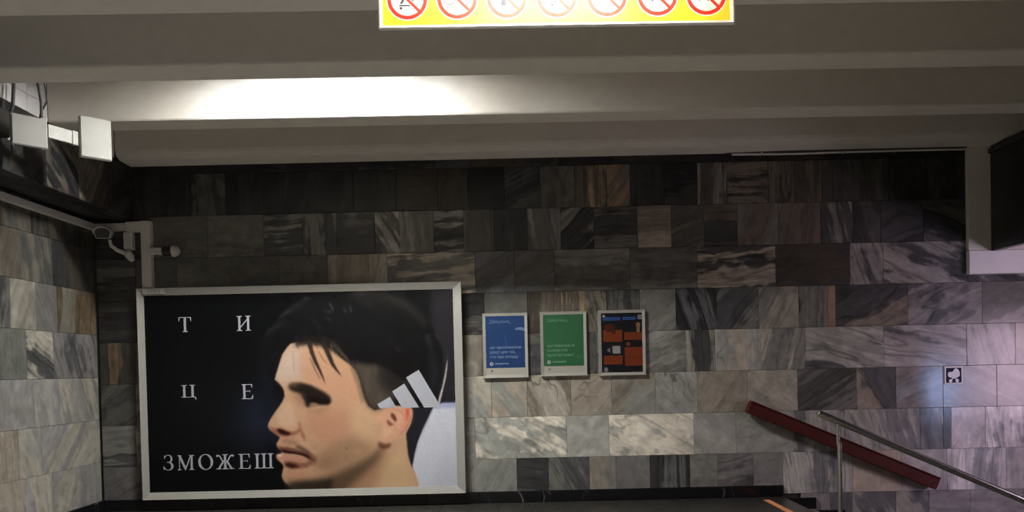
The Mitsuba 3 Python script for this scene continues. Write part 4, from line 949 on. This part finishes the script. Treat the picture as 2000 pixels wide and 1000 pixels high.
# ------------------------------------------------------------------ handrail
k = thing('handrail', 'stainless steel handrail on posts going down the stairs', 'handrail')
RY = 7.5
slope = -.452
path = [(2.985, RY, 1.105)] + [(2.985 + s, RY, 1.105 + slope * s) for s in np.linspace(.08, 4.2, 8)]
add('rail', tube(path, .033, 20), 'steel', k, smooth=40)
add('end_cap', lathe([(0, -.006), (.026, -.006), (.034, .0), (.034, .012), (0, .012)], path[0], (1, 0, slope)), 'steel', k, smooth=40)
for i, x in enumerate((3.178, 5.33, 7.0)):
    top = 1.105 + slope * (x - 2.985) - .02
    foot = -.155 * max(0, math.ceil((x - EDGE) / .345 - 1e-6))
    q = add('post', tube([(x + .012, RY, foot), (x + .012, RY, top - .19)], .021, 16), 'steel', k, smooth=40)
    add('pin', tube([(x, RY, top - .21), (x, RY, top)], .0165, 14), 'steel', q, smooth=40)
    add('foot_plate', lathe([(0, 0), (.055, 0), (.055, .008), (.03, .014), (0, .014)], (x + .012, RY, foot), (0, 0, 1)), 'steel', q, smooth=40)

# ------------------------------------------------------------------ trunking, cameras, aerials, cables
k = thing('cable_trunking', 'cream cable trunking running along the left wall, round the corner and down to the billboard', 'trunking')
tp = 'trunking_plastic'
add('side_run', bx(SIDE + .002, SIDE + .06, 6.0, WALL - .06, 3.355, 3.43, .004), tp, k)
add('corner_run', bx(SIDE + .002, -4.46, WALL - .07, WALL - .002, 3.345, 3.435, .004), tp, k)
add('joint_box', bx(-4.53, -4.352, WALL - .085, WALL - .002, 3.325, 3.445, .006), tp, k)
add('drop_run', bx(-4.352, -4.238, WALL - .09, WALL - .002, 2.655, 3.452, .006), tp, k)

k = thing('surveillance_camera', 'white hooded surveillance camera facing the hall below the trunking corner', 'camera')
add('wall_box', bx(-4.555, -4.455, WALL - .10, WALL, 3.115, 3.324, .01), 'white_metal', k)
c = np.array([-4.68, 8.88, 3.275])
ax = np.array([.36, -1.0, -.20])
ax /= np.linalg.norm(ax)
side = np.cross(ax, [0, 0, 1])
side /= np.linalg.norm(side)
upv = np.cross(side, ax)


def oriented(m, o):
    v = np.array(m.vertices)
    m.vertices = o + v[:, [0]] * side + v[:, [1]] * ax + v[:, [2]] * upv
    m.fix_normals()
    return m


def prism(g, a0, a1):
    m = trimesh.creation.extrude_polygon(g, a1 - a0, engine='earcut')
    m.vertices = np.stack([m.vertices[:, 0], m.vertices[:, 2] + a0, m.vertices[:, 1]], 1)
    return m


face = affinity.scale(Point(0, 0).buffer(1, 20), .078, .058).union(rect(-.07, -.058, .07, .0).buffer(-.02).buffer(.02))
add('body', oriented(prism(face.buffer(.008), -.20, .0), c), 'white_metal', k)
add('hood', oriented(prism(face.buffer(.016).difference(face.buffer(.009)).intersection(rect(-.2, -.015, .2, .2)), -.21, .03), c), 'white_metal', k)
add('lens_window', oriented(prism(face, .0, .004), c), 'lens_glass', k)
add('mount_arm', tube([(-4.66, 9.0, 3.215), (-4.655, 9.02, 3.15), (-4.60, 9.05, 3.10), (-4.52, 9.09, 3.065)], [.02, .022, .024, .028], 12), 'white_metal', k, smooth=40)
add('mount_base', lathe([(0, -.08), (.03, -.08), (.048, -.03), (.05, .02), (.042, .05), (0, .06)], (-4.495, 9.115, 3.052), (-.2, -.5, .6)), 'white_metal', k, smooth=40)
add('foot', tube([(-4.497, 9.12, 3.05), (-4.497, WALL, 3.05)], .03, 12), 'white_metal', k, smooth=40)

k = thing('surveillance_camera', 'black-banded surveillance camera with a white dome on a short arm right of the trunking drop', 'camera')
y = 9.10
add('arm', bx(-4.24, -4.08, y - .035, y + .035, 3.048, 3.124, .008), 'white_metal', k)
add('arm_plate', bx(-4.16, -4.10, y + .03, WALL, 3.05, 3.12, .004), 'white_metal', k)
add('band', lathe([(0, 0), (.05, 0), (.054, .006), (.054, .11), (0, .11)], (-4.082, y, 3.083), (1, 0, 0)), 'black_plastic', k, smooth=40)
add('dome', lathe([(0, 0), (.066, 0), (.070, .01), (.066, .035), (.052, .062), (.028, .082), (0, .09)], (-3.972, y, 3.083), (1, 0, 0)), 'white_metal', k, smooth=40)


def panel_aerial(o, w, h, d, phi, label, rim):
    """A flat white aerial: o its near upper front corner, phi the turn of its width from +x towards +y."""
    k = thing('panel_aerial', label, 'antenna')
    u = np.array([math.cos(phi), math.sin(phi), 0])
    n = np.array([math.sin(phi), -math.cos(phi), 0])        # faces the hall

    def put(m):
        v = np.array(m.vertices)
        m.vertices = np.asarray(o) + v[:, [0]] * u - v[:, [1]] * n + v[:, [2]] * np.array([0, 0, 1.0])
        m.fix_normals()
        return m
    add('radome', put(bx(0, w, 0, d * .55, -h, 0, .012)), 'aerial_plastic', k)
    add('back_shell', put(bx(.008, w - .008, d * .55, d, -h + .008, -.008, .006)), 'aerial_plastic', k)
    if rim:
        add('vent_slot', put(bx(.03, w - .05, d * .1, d * .4, -h - .003, -h + .004)), 'black_plastic', k)
    return k


panel_aerial((-4.255, 6.64, 3.905), .285, .27, .07, math.radians(47), 'smaller square white panel aerial beside the dark overhang, with cables above', True)
panel_aerial((-3.93, 7.12, 4.035), .275, .385, .075, math.radians(44), 'taller white panel aerial at the outer end of the bracket arm', False)
k = thing('aerial_bracket', 'white bracket arm holding the two panel aerials', 'bracket')
a0, a1 = np.array([-4.075, 6.88]), np.array([-3.95, 7.138])
ad = (a1 - a0) / np.linalg.norm(a1 - a0)


def slanted(m):
    v = np.array(m.vertices)
    m.vertices = np.stack([a0[0] + v[:, 0] * ad[0] - v[:, 1] * ad[1], a0[1] + v[:, 0] * ad[1] + v[:, 1] * ad[0], v[:, 2]], 1)
    return m


la = np.linalg.norm(a1 - a0)
add('arm', slanted(bx(0, la - .06, 0, .03, 3.755, 3.875, .003)), 'aerial_plastic', k)
add('arm_end', slanted(bx(la - .06, la, -.004, .034, 3.75, 3.88, .003)), 'aerial_plastic', k)
add('wall_bar', bx(HANG + .012, -4.04, 6.98, 7.01, 3.775, 3.85, .003), 'white_metal', k)
add('wall_plate', bx(HANG + .0005, HANG + .012, 6.93, 7.06, 3.76, 3.87, .002), 'white_metal', k)
cg = 'cables above the aerials'
add('cable', tube([(-4.36, 6.90, 4.846), (-4.36, 6.88, 4.4), (-4.355, 6.85, 4.15), (-4.36, 6.84, 4.02), (-4.40, 6.84, 3.93)], .015, 8), 'rubber_cable', smooth=40, label='thick dark cable hanging left of the small panel aerial', cat='cable')
add('cable', tube([(-4.22, 6.95, 4.846), (-4.21, 6.93, 4.4), (-4.16, 6.90, 4.20), (-4.13, 6.88, 4.06), (-4.12, 6.86, 3.93)], .012, 8), 'rubber_cable', smooth=40, label='dark cable bowing down to the top of the small panel aerial', cat='cable')
add('cable', tube([(-4.18, 6.98, 4.846), (-4.17, 6.96, 4.4), (-4.13, 6.95, 4.22), (-4.12, 6.95, 4.10), (-4.20, 6.98, 4.0), (-4.23, 7.0, 3.92)], .007, 8), 'rubber_cable', smooth=40, label='thin dark cable looping beside the bowed cable', cat='cable')
k = thing('splice_box', 'black splice box with a cable stub at the dark overhang left of the panel aerials', 'box')
add('body', bx(HANG + .001, HANG + .10, 6.60, 6.84, 3.74, 3.98, .015), 'black_plastic', k)
add('gland', tube([(HANG + .06, 6.78, 3.97), (HANG + .06, 6.80, 4.06)], [.03, .016], 12), 'black_plastic', k, smooth=40)

k = thing('ceiling_conduit', 'thin pale conduit along the top of the back wall beside the white pilaster', 'conduit')
add('conduit', tube([(2.67, 9.16, 4.085), (3.4, 9.16, 4.078), (4.1, 9.155, 4.085), (4.75, 9.16, 4.088), (5.44, 9.16, 4.090)], .014, 10), 'trunking_plastic', k, smooth=40)
add('dark_cable', tube([(2.60, 9.175, 4.098), (3.3, 9.14, 4.103), (4.1, 9.14, 4.104), (5.0, 9.14, 4.104), (5.44, 9.14, 4.104)], .010, 8), 'rubber_cable', k, smooth=40)
for x in (3.02, 4.0, 4.6, 5.2):
    add('clip', bx(x - .012, x + .012, 9.14, WALL - .002, 4.065, 4.105, .003), 'steel', k)

# ------------------------------------------------------------------ advertising screens in the stair hall, outside the frame


def screen(y0, y1, z0, z1, radiance, label):
    k = thing('advertising_screen', label, 'screen')
    x = 9.045
    add('case', bx(x - .08, x, y0 - .05, y1 + .05, z0 - .05, z1 + .05, .008), 'black_plastic', k)
    v = np.array([[x - .083, y0, z0], [x - .083, y1, z0], [x - .083, y1, z1], [x - .083, y0, z1]])
    add('display', trimesh.Trimesh(v, [[0, 2, 1], [0, 3, 2]], process=False), 'black_plastic', k, emitter={'type': 'area', 'radiance': col(radiance)})


screen(3.3, 6.4, .6, 2.2, SCREEN_PINK, 'pink advertising screen on the far wall of the stair hall')
screen(1.95, 2.65, .55, 1.40, SCREEN_BLUE, 'blue advertising screen on the far wall of the stair hall')

TABLE['f'] = mi.Float(np.array(STYLES, float).ravel().astype(np.float32))
